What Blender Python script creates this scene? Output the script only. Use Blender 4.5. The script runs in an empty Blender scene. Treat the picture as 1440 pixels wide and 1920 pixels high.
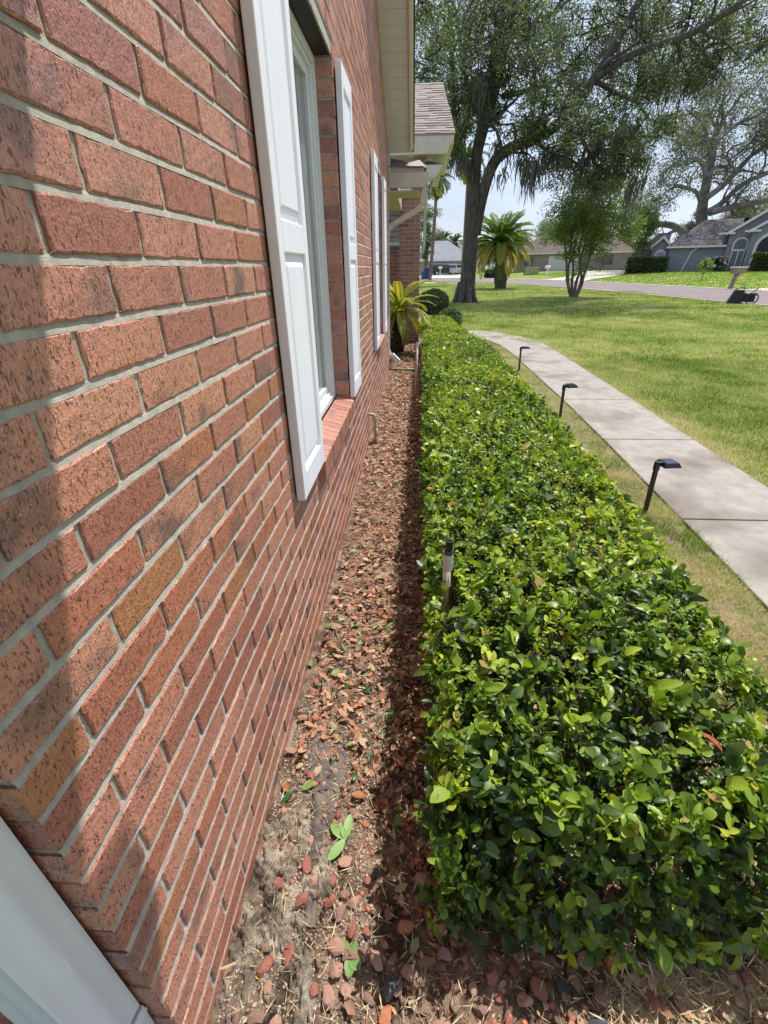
import bpy, math, random
import numpy as np
from mathutils import Vector, Matrix
R = math.radians
rng = np.random.default_rng(7)
random.seed(7)
scene = bpy.context.scene
COL = scene.collection

# ------------------------------------------------------------------ camera
F, PIT, YAW, ROL = 848.16, 0.495023, 0.070493, -0.013397
CAM = np.array([0.3977, 0.0, 1.3957])
cp, sp, cy_, sy_ = math.cos(PIT), math.sin(PIT), math.cos(YAW), math.sin(YAW)
fw = np.array([-sy_*cp, cy_*cp, -sp]); r0 = np.array([cy_, sy_, 0.0]); u0 = np.cross(r0, fw)
rt = r0*math.cos(ROL)+u0*math.sin(ROL); up = -r0*math.sin(ROL)+u0*math.cos(ROL)
cd = bpy.data.cameras.new("camera"); cam = bpy.data.objects.new("camera", cd); COL.objects.link(cam)
cam.matrix_world = Matrix(((rt[0], up[0], -fw[0], CAM[0]), (rt[1], up[1], -fw[1], CAM[1]), (rt[2], up[2], -fw[2], CAM[2]), (0, 0, 0, 1)))
cd.sensor_fit = 'VERTICAL'; cd.sensor_height = 36.0; cd.lens = F/1920*36; cd.clip_start = 0.02; cd.clip_end = 900
scene.camera = cam

# ------------------------------------------------------------------ light
SUN = Vector((1.12, 1.33, 3.35)).normalized()
elev = math.asin(SUN.z); azim = math.atan2(SUN.x, SUN.y)
scene.view_settings.view_transform = 'Standard'; scene.view_settings.look = 'None'
scene.view_settings.exposure = 0.24; scene.view_settings.gamma = 1.0
w = bpy.data.worlds.new("World"); scene.world = w; w.use_nodes = True
nt = w.node_tree; nt.nodes.clear()
def N(nt, t, **k):
    n = nt.nodes.new(t)
    for a, b in k.items():
        if a == 'inp':
            for i, v in b.items(): n.inputs[i].default_value = v
        else: setattr(n, a, b)
    return n
sky = N(nt, 'ShaderNodeTexSky', sky_type='NISHITA', sun_disc=False, sun_elevation=elev, sun_rotation=azim)
sky.air_density = 1.0; sky.dust_density = 1.6; sky.ozone_density = 1.0
tc = N(nt, 'ShaderNodeTexCoord'); mp = N(nt, 'ShaderNodeMapping', inp={'Scale': (1.0, 1.0, 3.2)})
cn = N(nt, 'ShaderNodeTexNoise', inp={'Scale': 2.3, 'Detail': 7.0, 'Roughness': .58})
cr = N(nt, 'ShaderNodeValToRGB'); cr.color_ramp.elements[0].position = .42; cr.color_ramp.elements[1].position = .66
cr.color_ramp.elements[0].color = (.35, .35, .35, 1); cr.color_ramp.elements[1].color = (.85, .85, .85, 1)
mx = N(nt, 'ShaderNodeMix', data_type='RGBA'); mx.inputs[7].default_value = (7.4, 8.4, 10.9, 1)
bg = N(nt, 'ShaderNodeBackground', inp={'Strength': .105}); wo = N(nt, 'ShaderNodeOutputWorld')
nt.links.new(tc.outputs['Generated'], mp.inputs[0]); nt.links.new(mp.outputs[0], cn.inputs[0]); nt.links.new(cn.outputs[0], cr.inputs[0])
nt.links.new(cr.outputs[0], mx.inputs[0]); nt.links.new(sky.outputs[0], mx.inputs[6]); nt.links.new(mx.outputs[2], bg.inputs[0]); nt.links.new(bg.outputs[0], wo.inputs[0])
ld = bpy.data.lights.new("sun", 'SUN'); ld.energy = 4.6; ld.angle = R(.53); ld.color = (1.0, .955, .88)
lo = bpy.data.objects.new("sun", ld); COL.objects.link(lo); lo.rotation_euler = (-SUN).to_track_quat('-Z', 'Y').to_euler()
cy = scene.cycles
try:
    cy.max_bounces = 6; cy.diffuse_bounces = 3; cy.glossy_bounces = 3; cy.transmission_bounces = 5; cy.transparent_max_bounces = 6
    cy.caustics_reflective = False; cy.caustics_refractive = False; cy.use_denoising = True
except Exception: pass

# ------------------------------------------------------------------ helpers
def ray(px, py): return fw*F + rt*(px-720) + up*(960-py)
def at(px, py, Y):
    d = ray(px, py); return CAM + d*((Y-CAM[1])/d[1])
def ground_at(px, py, z=0.0):
    d = ray(px, py); return CAM + d*((z-CAM[2])/d[2])
def lin(c):
    return tuple(((x/255)/12.92 if x/255 <= .04045 else ((x/255+.055)/1.055)**2.4) for x in c)+(1.0,)

def mat(name, c1, c2=None, rough=.8, spec=.4, scale=8.0, detail=5.0, lo=.35, hi=.65, bump=0.0, bscale=60.0, bdist=.002, metal=0.0,
        ramp=None, trans=0.0, vec=(1, 1, 1), c3=None, s3=1.0):
    m = bpy.data.materials.new(name); m.use_nodes = True; t = m.node_tree; b = t.nodes['Principled BSDF']
    b.inputs['Roughness'].default_value = rough; b.inputs['Specular IOR Level'].default_value = spec; b.inputs['Metallic'].default_value = metal
    co = N(t, 'ShaderNodeTexCoord'); mpn = N(t, 'ShaderNodeMapping', inp={'Scale': vec}); t.links.new(co.outputs['Object'], mpn.inputs[0])
    out = None
    if ramp:
        a = N(t, 'ShaderNodeAttribute', attribute_name='var'); r = N(t, 'ShaderNodeValToRGB')
        els = r.color_ramp.elements
        for i, (p, c) in enumerate(ramp):
            e = els[i] if i < 2 else els.new(p)
            e.position = p; e.color = c
        t.links.new(a.outputs['Fac'], r.inputs[0]); out = r.outputs[0]
    elif c2:
        n = N(t, 'ShaderNodeTexNoise', inp={'Scale': scale, 'Detail': detail, 'Roughness': .6}); t.links.new(mpn.outputs[0], n.inputs[0])
        r = N(t, 'ShaderNodeValToRGB'); r.color_ramp.elements[0].position = lo; r.color_ramp.elements[1].position = hi
        r.color_ramp.elements[0].color = c1; r.color_ramp.elements[1].color = c2
        t.links.new(n.outputs[0], r.inputs[0]); out = r.outputs[0]
        if c3:
            n3 = N(t, 'ShaderNodeTexNoise', inp={'Scale': s3, 'Detail': 4.0}); t.links.new(mpn.outputs[0], n3.inputs[0])
            r3 = N(t, 'ShaderNodeValToRGB'); r3.color_ramp.elements[0].position = .5; r3.color_ramp.elements[1].position = .68
            m3 = N(t, 'ShaderNodeMix', data_type='RGBA'); m3.inputs[7].default_value = c3
            t.links.new(n3.outputs[0], r3.inputs[0]); t.links.new(r3.outputs[0], m3.inputs[0]); t.links.new(out, m3.inputs[6]); out = m3.outputs[2]
    if out: t.links.new(out, b.inputs['Base Color'])
    else: b.inputs['Base Color'].default_value = c1
    if bump:
        n2 = N(t, 'ShaderNodeTexNoise', inp={'Scale': bscale, 'Detail': 6.0, 'Roughness': .65}); t.links.new(mpn.outputs[0], n2.inputs[0])
        bp = N(t, 'ShaderNodeBump', inp={'Strength': bump, 'Distance': bdist}); t.links.new(n2.outputs[0], bp.inputs['Height']); t.links.new(bp.outputs[0], b.inputs['Normal'])
    if trans:
        tr = N(t, 'ShaderNodeBsdfTranslucent'); ms = N(t, 'ShaderNodeMixShader', inp={0: trans})
        hs = N(t, 'ShaderNodeHueSaturation', inp={'Saturation': 1.1, 'Value': 1.25})
        if out: t.links.new(out, hs.inputs['Color'])
        else: hs.inputs['Color'].default_value = c1
        t.links.new(hs.outputs[0], tr.inputs[0])
        o = t.nodes['Material Output']; t.links.new(b.outputs[0], ms.inputs[1]); t.links.new(tr.outputs[0], ms.inputs[2]); t.links.new(ms.outputs[0], o.inputs[0])
    return m

def tag(o, label=None, cat=None, group=None, kind=None):
    if label: o['label'] = label
    if cat: o['category'] = cat
    if group: o['group'] = group
    if kind: o['kind'] = kind
    return o
def empty(name, loc=(0, 0, 0), rz=0.0, **k):
    o = bpy.data.objects.new(name, None); COL.objects.link(o); o.location = loc; o.rotation_euler = (0, 0, rz); o.empty_display_size = .1
    return tag(o, **k)
def link(name, me, m, parent=None, smooth=False):
    o = bpy.data.objects.new(name, me); COL.objects.link(o)
    if m is not None: me.materials.append(m)
    if smooth: me.polygons.foreach_set('use_smooth', np.ones(len(me.polygons), dtype=bool))
    if parent is not None: o.parent = parent
    return o
def np_mesh(name, V, Fc, m, parent=None, var=None, smooth=False, loc=None):
    """V (n,3); Fc (k, 3 or 4) uniform faces."""
    me = bpy.data.meshes.new(name); V = np.asarray(V, dtype=np.float32); Fc = np.asarray(Fc, dtype=np.int32)
    if loc is not None: V = V-np.asarray(loc, dtype=np.float32)
    k = Fc.shape[1]
    me.vertices.add(len(V)); me.vertices.foreach_set('co', V.ravel())
    me.loops.add(Fc.size); me.loops.foreach_set('vertex_index', Fc.ravel())
    me.polygons.add(len(Fc)); me.polygons.foreach_set('loop_start', np.arange(0, Fc.size, k, dtype=np.int32))
    me.polygons.foreach_set('loop_total', np.full(len(Fc), k, dtype=np.int32))
    if var is not None:
        a = me.attributes.new('var', 'FLOAT', 'POINT'); a.data.foreach_set('value', np.asarray(var, dtype=np.float32))
    me.update(calc_edges=True); me.validate()
    o = link(name, me, m, parent, smooth)
    if loc is not None: o.location = tuple(float(q) for q in loc)
    return o

class MB:
    """collects shapes into one mesh"""
    def __init__(s): s.v = []; s.f = []; s.a = []
    def add(s, vs, fs, var=0.0):
        n = len(s.v); s.v += [tuple(map(float, q)) for q in vs]; s.f += [tuple(i+n for i in f) for f in fs]; s.a += [var]*len(vs); return s
    def box(s, x0, x1, y0, y1, z0, z1, var=0.0, M=None):
        vs = [(x0, y0, z0), (x1, y0, z0), (x1, y1, z0), (x0, y1, z0), (x0, y0, z1), (x1, y0, z1), (x1, y1, z1), (x0, y1, z1)]
        if M is not None: vs = [tuple(M @ Vector(q)) for q in vs]
        return s.add(vs, [(3, 2, 1, 0), (4, 5, 6, 7), (0, 1, 5, 4), (1, 2, 6, 5), (2, 3, 7, 6), (3, 0, 4, 7)], var)
    def prism(s, poly, a, b, axis='y', var=0.0):
        """poly: 2D points; extruded along axis between a and b (poly in the two other axes, in xyz order)."""
        def mk(p, t):
            return (t, p[0], p[1]) if axis == 'x' else ((p[0], t, p[1]) if axis == 'y' else (p[0], p[1], t))
        n = len(poly); vs = [mk(p, a) for p in poly]+[mk(p, b) for p in poly]
        fs = [tuple(range(n)), tuple(range(2*n-1, n-1, -1))]+[(i, i+n, (i+1) % n+n, (i+1) % n) for i in range(n)]
        return s.add(vs, fs, var)
    def tube(s, pts, rad, sides=8, var=0.0, caps=True):
        pts = [np.asarray(p, float) for p in pts]; n = len(pts)
        if not hasattr(rad, '__len__'): rad = [rad]*n
        vs = []; fs = []; ref = None
        for i in range(n):
            d = pts[min(i+1, n-1)]-pts[max(i-1, 0)]; d = d/(np.linalg.norm(d)+1e-9)
            if ref is None: ref = np.array([0, 0, 1.0]) if abs(d[2]) < .9 else np.array([1.0, 0, 0])
            a = np.cross(d, ref); a /= np.linalg.norm(a)+1e-9; b = np.cross(d, a); ref = -np.cross(d, a) if False else ref
            for j in range(sides):
                t = 2*math.pi*j/sides; vs.append(pts[i]+rad[i]*(a*math.cos(t)+b*math.sin(t)))
        for i in range(n-1):
            for j in range(sides):
                k = (j+1) % sides; fs.append((i*sides+j, i*sides+k, (i+1)*sides+k, (i+1)*sides+j))
        if caps: fs += [tuple(range(sides)), tuple(range(n*sides-1, (n-1)*sides-1, -1))]
        return s.add(vs, fs, var)
    def build(s, name, m, parent=None, smooth=False, bevel=0.0, loc=None, segs=2):
        me = bpy.data.meshes.new(name)
        vs = s.v if loc is None else [(a-loc[0], b-loc[1], c-loc[2]) for a, b, c in s.v]
        me.from_pydata(vs, [], s.f); me.validate(); me.update()
        a = me.attributes.new('var', 'FLOAT', 'POINT'); a.data.foreach_set('value', np.asarray(s.a, dtype=np.float32))
        import bmesh
        bm = bmesh.new(); bm.from_mesh(me); bmesh.ops.recalc_face_normals(bm, faces=bm.faces); bm.to_mesh(me); bm.free()
        o = link(name, me, m, parent, smooth)
        if loc is not None: o.location = loc
        if bevel:
            md = o.modifiers.new('bevel', 'BEVEL'); md.width = bevel; md.segments = segs; md.limit_method = 'ANGLE'
        return o

def nrmz(a): return a/(np.linalg.norm(a, axis=-1, keepdims=True)+1e-9)
ST = {'cut': ([.12, .34, .62, .88, .97], [.5, .9, 1.0, .92, .6]), 'hi': ([.12, .32, .58, .82, .95], [.52, .93, 1.0, .68, .3]), 'mid': ([.35, .72], [1.0, .8]), 'lo': (None, None)}
def leaf_arrays(P, D, Nn, L, W, var, lod='mid', fold=.18, curl=.25):
    """P base, D direction, Nn normal; returns V, tris, var"""
    n = len(P); D = nrmz(D); S = nrmz(np.cross(D, Nn)); U = np.cross(S, D)
    L = np.broadcast_to(L, (n,)); W = np.broadcast_to(W, (n,)); curl = np.broadcast_to(curl, (n,)); fold = np.broadcast_to(fold, (n,))
    ts, ws = ST[lod]
    if ts is None:
        vs = np.stack([P, P+D*(L*.5)[:, None]+S*(W*.5)[:, None], P+D*L[:, None]-U*(curl*L*.5)[:, None], P+D*(L*.5)[:, None]-S*(W*.5)[:, None]], 1)
        T = np.array([[0, 1, 2], [0, 2, 3]])
    else:
        cols = [P]
        for t, q in zip(ts, ws):
            c = P+D*(L*t)[:, None]-U*(curl*L*t*t)[:, None]
            sd = S*(W*.5*q)[:, None]; ra = U*(fold*W*.5*q)[:, None]
            cols += [c+sd+ra, c, c-sd+ra]
        cols.append(P+D*L[:, None]-U*(curl*L)[:, None]); vs = np.stack(cols, 1)
        T = [[0, 1, 2], [0, 2, 3]]; k = len(ts)
        for i in range(k-1):
            a = 1+3*i; b = a+3
            T += [[a, b, b+1], [a, b+1, a+1], [a+1, b+1, b+2], [a+1, b+2, a+2]]
        a = 1+3*(k-1); e = a+3; T += [[a, e, a+1], [a+1, e, a+2]]; T = np.array(T)
    m = vs.shape[1]
    Fc = (T[None]+np.arange(n)[:, None, None]*m).reshape(-1, 3)
    return vs.reshape(-1, 3), Fc, np.repeat(var, m)
def merge(parts):
    V = []; Fc = []; A = []; o = 0
    for v, f, a in parts:
        V.append(v); Fc.append(f+o); A.append(a); o += len(v)
    return np.concatenate(V), np.concatenate(Fc), np.concatenate(A)
def rand_dir(n): return nrmz(rng.normal(size=(n, 3)))
def copy_tree(o, parent=None):
    c = o.copy(); COL.objects.link(c); c.parent = parent
    for ch in o.children: copy_tree(ch, c)
    return c

# ------------------------------------------------------------------ materials
def brick_mat(name, tint=1.0):
    m = bpy.data.materials.new(name); m.use_nodes = True; t = m.node_tree; b = t.nodes['Principled BSDF']; L = t.links.new
    b.inputs['Roughness'].default_value = .43; b.inputs['Specular IOR Level'].default_value = .8
    a = N(t, 'ShaderNodeAttribute', attribute_name='var'); co = N(t, 'ShaderNodeTexCoord')
    r = N(t, 'ShaderNodeValToRGB'); els = r.color_ramp.elements
    stops = [(0, (198, 134, 114)), (.16, (206, 144, 120)), (.3, (192, 128, 108)), (.45, (210, 150, 124)), (.6, (200, 140, 120)), (.78, (172, 110, 94)), (.87, (192, 124, 98)), (.972, (186, 128, 92)), (1, (150, 104, 92))]
    for i, (p, c) in enumerate(stops):
        e = els[i] if i < 2 else els.new(p)
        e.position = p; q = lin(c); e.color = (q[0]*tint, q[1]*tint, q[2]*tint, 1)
    L(a.outputs['Fac'], r.inputs[0])
    off = N(t, 'ShaderNodeMath', operation='MULTIPLY', inp={1: 37.0}); L(a.outputs['Fac'], off.inputs[0])
    ad = N(t, 'ShaderNodeVectorMath', operation='ADD'); L(co.outputs['Object'], ad.inputs[0]); L(off.outputs[0], ad.inputs[1])
    # dark flashing in large soft areas
    n1 = N(t, 'ShaderNodeTexNoise', inp={'Scale': 7.0, 'Detail': 3.0}); L(ad.outputs[0], n1.inputs[0])
    r1 = N(t, 'ShaderNodeValToRGB'); r1.color_ramp.elements[0].position = .56; r1.color_ramp.elements[1].position = .72; L(n1.outputs[0], r1.inputs[0])
    m1 = N(t, 'ShaderNodeMix', data_type='RGBA'); m1.inputs[7].default_value = lin((132, 102, 96)); L(r1.outputs[0], m1.inputs[0]); L(r.outputs[0], m1.inputs[6])
    # mottling
    n4 = N(t, 'ShaderNodeTexNoise', inp={'Scale': 105.0, 'Detail': 8.0, 'Roughness': .78}); L(ad.outputs[0], n4.inputs[0])
    r4 = N(t, 'ShaderNodeValToRGB'); r4.color_ramp.elements[0].position = .3; r4.color_ramp.elements[1].position = .72
    r4.color_ramp.elements[0].color = (.58, .56, .55, 1); r4.color_ramp.elements[1].color = (1.30, 1.28, 1.27, 1); L(n4.outputs[0], r4.inputs[0])
    m2 = N(t, 'ShaderNodeMix', data_type='RGBA', blend_type='MULTIPLY'); m2.inputs[0].default_value = .85; L(m1.outputs[2], m2.inputs[6]); L(r4.outputs[0], m2.inputs[7])
    # vertical drag cracks
    mp = N(t, 'ShaderNodeMapping', inp={'Scale': (330, 330, 120)}); L(ad.outputs[0], mp.inputs[0])
    n2 = N(t, 'ShaderNodeTexNoise', inp={'Scale': 1.0, 'Detail': 3.0, 'Roughness': .55, 'Distortion': .7}); L(mp.outputs[0], n2.inputs[0])
    r2 = N(t, 'ShaderNodeValToRGB'); r2.color_ramp.elements[0].position = .355; r2.color_ramp.elements[1].position = .44; L(n2.outputs[0], r2.inputs[0])
    m3 = N(t, 'ShaderNodeMix', data_type='RGBA'); m3.inputs[6].default_value = lin((98, 60, 50)); L(r2.outputs[0], m3.inputs[0]); L(m2.outputs[2], m3.inputs[7])
    # white specks
    n5 = N(t, 'ShaderNodeTexVoronoi', inp={'Scale': 120.0}); L(ad.outputs[0], n5.inputs[0])
    r5 = N(t, 'ShaderNodeValToRGB'); r5.color_ramp.elements[0].position = .10; r5.color_ramp.elements[1].position = .13
    L(n5.outputs['Distance'], r5.inputs[0])
    m5 = N(t, 'ShaderNodeMix', data_type='RGBA'); m5.inputs[6].default_value = lin((196, 170, 156)); L(r5.outputs[0], m5.inputs[0]); L(m3.outputs[2], m5.inputs[7])
    L(m5.outputs[2], b.inputs['Base Color'])
    n3 = N(t, 'ShaderNodeTexNoise', inp={'Scale': 260.0, 'Detail': 4.0}); L(ad.outputs[0], n3.inputs[0])
    b1 = N(t, 'ShaderNodeBump', inp={'Strength': .55, 'Distance': .0022}); L(r2.outputs[0], b1.inputs['Height'])
    b2 = N(t, 'ShaderNodeBump', inp={'Strength': .75, 'Distance': .0018}); L(n3.outputs[0], b2.inputs['Height']); L(b1.outputs[0], b2.inputs['Normal'])
    L(b2.outputs[0], b.inputs['Normal'])
    return m
BRICK = brick_mat('brick'); BRICK_SHADE = brick_mat('shade darkened brick', .55)  # second one is the same brick, darkened to imitate porch shade
MORTAR = mat('mortar', lin((196, 189, 177)), lin((168, 162, 152)), rough=.95, spec=.15, scale=40, bump=1.0, bscale=520, bdist=.0022)
WHITE = mat('white painted vinyl', lin((244, 243, 249)), lin((237, 237, 245)), rough=.45, spec=.4, scale=6, bump=.22, bscale=90, bdist=.0012, vec=(2, 6, .5))
WHITEFRAME = mat('white window vinyl', lin((222, 224, 222)), rough=.35)
WHITEMETAL = mat('white painted aluminium', lin((232, 236, 238)), lin((226, 230, 233)), rough=.42, spec=.5, scale=3)
BEIGE = mat('beige painted wood', lin((216, 217, 222)), lin((208, 209, 214)), rough=.6, scale=3, bump=.2, bscale=30)
BEIGEGUT = mat('almond gutter metal', lin((204, 196, 178)), lin((192, 184, 166)), rough=.4, scale=5)
DARKIN = mat('dark interior', (.012, .013, .013, 1), rough=.9)
STEEL = mat('dark painted lintel', (.02, .018, .018, 1), rough=.5)
SHINGLE = mat('grey asphalt shingles', lin((142, 130, 126)), lin((112, 101, 99)), rough=.95, scale=9, bump=.6, bscale=120, bdist=.004, vec=(.5, .5, 3))
SHINGLED = mat('dark asphalt shingles', lin((104, 98, 98)), lin((84, 79, 80)), rough=.95, scale=3, bump=.4, bscale=30, bdist=.01)
BLACK = mat('black plastic', (.012, .012, .014, 1), rough=.35, spec=.5)
BARK = mat('oak bark', (.055, .047, .042, 1), (.14, .125, .11, 1), rough=.95, scale=3.0, vec=(4, 4, 1), bump=1.0, bscale=9, bdist=.05)
BARKL = mat('pale bark', lin((132, 120, 106)), lin((98, 88, 78)), rough=.9, scale=4, bump=.6, bscale=14, bdist=.02)

# ------------------------------------------------------------------ brick house
S = .0677; PITCH = .1976; Y0 = .247; Y1 = 7.28; DEP = .09
ZB = [(n+.806)*S-S for n in range(0, 70)]          # bed joint centres
JW = .0098
W1 = (1.745, 2.722); W2 = (4.93, 5.79); WZ = (.700, 2.232)
def rake(y): return 2.70+.45*(min(y-Y0, Y1-y)) 
house = empty('brick_house', (0, 0, 0), label='red brick house with white shutters and beige soffit filling the left of the picture', cat='house')

def brick_shape(vs, fs, av, y0, y1, z0, z1, var, ny, nz, x=0.0, dep=DEP, mirror=False):
    """box with a gridded, slightly ragged front face (front = +x)"""
    n0 = len(vs); jx = random.uniform(-.0012, .0016); rr = .003
    # outer ring (chamfer) + inner grid
    ys = [y0, y0+rr]+[y0+rr+(y1-y0-2*rr)*i/(ny-1) for i in range(1, ny-1)]+[y1-rr, y1]
    zs = [z0, z0+rr]+[z0+rr+(z1-z0-2*rr)*i/(nz-1) for i in range(1, nz-1)]+[z1-rr, z1]
    A, B = len(ys), len(zs); amp = .00022 if ny > 4 else 0
    for i, yy in enumerate(ys):
        for j, zz in enumerate(zs):
            e = (i in (0, A-1)) or (j in (0, B-1))
            xx = x+jx+(-.0022 if e else 0)+(random.gauss(0, amp) if amp else 0)
            vs.append((xx, yy+(random.gauss(0, .0009) if amp else 0), zz+(random.gauss(0, .0008) if amp else 0))); av.append(var)
    for i in range(A-1):
        for j in range(B-1):
            a = n0+i*B+j; fs.append((a, a+B, a+B+1, a+1))
    # sides to back
    nb = len(vs)
    ring = [(i, 0) for i in range(A)]+[(A-1, j) for j in range(1, B)]+[(i, B-1) for i in range(A-2, -1, -1)]+[(0, j) for j in range(B-2, 0, -1)]
    for (i, j) in ring: vs.append((x-dep, ys[i], zs[j])); av.append(var)
    for k in range(len(ring)):
        k2 = (k+1) % len(ring); a = n0+ring[k][0]*B+ring[k][1]; b = n0+ring[k2][0]*B+ring[k2][1]
        fs.append((a, nb+k, nb+k2, b))
vs, fs, av = [], [], []
for c in range(0, 66):
    z0, z1 = ZB[c]+JW/2, ZB[c+1]-JW/2
    if z1 < .01: continue
    z0 = max(z0, -.02)
    par = (c % 2)  # joints
    # k index of course: course between bed lines; joints at even j when k even
    k = round(24.806-(ZB[c+1]/S)); base = .4419+(0 if k % 2 == 0 else .0988)
    j0 = math.floor((Y0-base)/PITCH)-1; y = base+j0*PITCH
    while y < Y1:
        a, b = y+JW/2, y+PITCH-JW/2; y += PITCH
        a = max(a, Y0); b = min(b, Y1)
        if b-a < .02: continue
        zt = z1
        if rake((a+b)/2)+.03 < z0: continue
        segs = [(a, b)]
        for (wa, wb) in (W1, W2):
            if z1 > WZ[0]-.10 and z0 < WZ[1]+.002:
                new = []
                for (p, q) in segs:
                    if z1 < WZ[0]+.01:   # sill band is kept clear a little wider
                        wa2, wb2 = wa-.012, wb+.012
                    else: wa2, wb2 = wa, wb
                    if q <= wa2 or p >= wb2: new.append((p, q)); continue
                    if p < wa2: new.append((p, wa2))
                    if q > wb2: new.append((wb2, q))
                segs = new
        for (p, q) in segs:
            if q-p < .018: continue
            var = random.random()
            near = p < 1.5
            brick_shape(vs, fs, av, p, q, z0, zt, var, 12 if p < .95 else (8 if near else 3), 6 if near else 3)
me = bpy.data.meshes.new('wall'); me.from_pydata(vs, [], fs); a_ = me.attributes.new('var', 'FLOAT', 'POINT'); a_.data.foreach_set('value', np.array(av, dtype=np.float32)); me.update()
link('wall', me, BRICK, house)
# return wall at the near corner: brick ends facing the viewer
vs, fs, av = [], [], []
for c in range(0, 45):
    z0, z1 = max(ZB[c]+JW/2, -.02), ZB[c+1]-JW/2
    if z1 < .01: continue
    x = -DEP-.0098 if c % 2 else -DEP*2-.018
    if c % 2 == 0: brick_shape(vs, fs, av, -DEP*2-.008, -DEP-.008, z0, z1, random.random(), 3, 3)
    while x > -1.6:
        brick_shape(vs, fs, av, x-.188, x, z0, z1, random.random(), 4, 3); x -= PITCH
vs = [(q[1], Y0-q[0], q[2]) for q in vs]   # turn the front towards -y
me = bpy.data.meshes.new('return_wall'); me.from_pydata(vs, [], [f[::-1] for f in fs]); a_ = me.attributes.new('var', 'FLOAT', 'POINT'); a_.data.foreach_set('value', np.array(av, dtype=np.float32)); me.update()
link('return_wall', me, BRICK, house)
# mortar body
mb = MB(); XM = -.0042; g = .004
def mbox(y0, y1, z0, z1): mb.box(-DEP-.03, XM, y0, y1, z0, z1)
ylist = [Y0+g, W1[0]-g, W1[1]+g, W2[0]-g, W2[1]+g, Y1-g]
mbox(ylist[0], ylist[5], -.05, WZ[0]-.09)
for a, b in ((0, 1), (2, 3), (4, 5)): mbox(ylist[a], ylist[b], WZ[0]-.09, WZ[1]+.004)
mb.prism([(ylist[0], WZ[1]+.004), (ylist[5], WZ[1]+.004), (ylist[5], rake(Y1)+.05), ((Y0+Y1)/2, rake((Y0+Y1)/2)+.05), (ylist[0], rake(Y0)+.05)], -DEP-.03, XM, 'x')
mb.box(-1.6, -DEP-.035, Y0+g, Y0+DEP, -.05, 2.9)
for c in range(0, 66):
    z = ZB[c]
    if z < 0: continue
    for (p, q) in [(Y0+.002, W1[0]-.002), (W1[1]+.002, W2[0]-.002), (W2[1]+.002, Y1-.002)] if WZ[0]-.09 < z < WZ[1]+.005 else [(Y0+.002, Y1-.002)]:
        n = 26 if p < 1 else 6
        if z > rake(Y1)-.1:
            d = (z-rake(Y1)+.05)/.45; p, q = max(p, Y0+d), min(q, Y1-d)
            if q-p < .1: continue
        vv = []; ff = []
        for i in range(n+1):
            yy = p+(q-p)*i/n; jj = random.gauss(0, .0005)
            vv += [(-.0046, yy, z+JW*.62), (-.0028+jj, yy, z+JW*.2), (-.0008+jj, yy, z-JW*.62)]
        for i in range(n):
            a = i*3; ff += [(a, a+3, a+4, a+1), (a+1, a+4, a+5, a+2)]
        mb.add(vv, ff)
mb.build('mortar', MORTAR, house)
mb = MB(); mb.box(-.02, .012, Y0-.01, Y1, -.06, .006); mb.build('footing', mat('grey footing concrete', lin((150, 140, 126)), lin((120, 110, 98)), scale=30, bump=.6, bscale=200), house)
# wall body behind
mb = MB(); mb.prism([(Y0+.1, 0), (Y1-.1, 0), (Y1-.1, 2.6), ((Y0+Y1)/2, 4.2), (Y0+.1, 2.6)], -4, -.30, 'x'); mb.build('inner_body', DARKIN, house)

# sills
for (wa, wb) in (W1, W2):
    mb = MB(); n = round((wb-wa+.02)/.0635); st = (wb-wa+.02)/n
    for i in range(n):
        y = wa-.01+i*st; v = random.random(); e = random.uniform(-.001, .001)
        mb.add([(-.07, y+.004, .612), (.030+e, y+.004, .598), (.030+e, y+st-.004, .598), (-.07, y+st-.004, .612), (-.07, y+.004, .716), (.033+e, y+.004, .690), (.033+e, y+st-.004, .690), (-.07, y+st-.004, .716)],
               [(3, 2, 1, 0), (4, 5, 6, 7), (0, 1, 5, 4), (1, 2, 6, 5), (2, 3, 7, 6), (3, 0, 4, 7)], v*.9)
    s_ = mb.build('window_sill', BRICK, house, bevel=.003)
    mb = MB(); mb.prism([(-.07, .61), (.027, .601), (.0305, .687), (-.07, .7125)], wa-.003, wb+.003, 'y'); mb.build('sill_mortar', MORTAR, s_)
    mb = MB(); mb.box(-.088, -.012, wa-.0, wb+.0, 2.2335, 2.2395); mb.build('lintel', STEEL, house)

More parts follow.
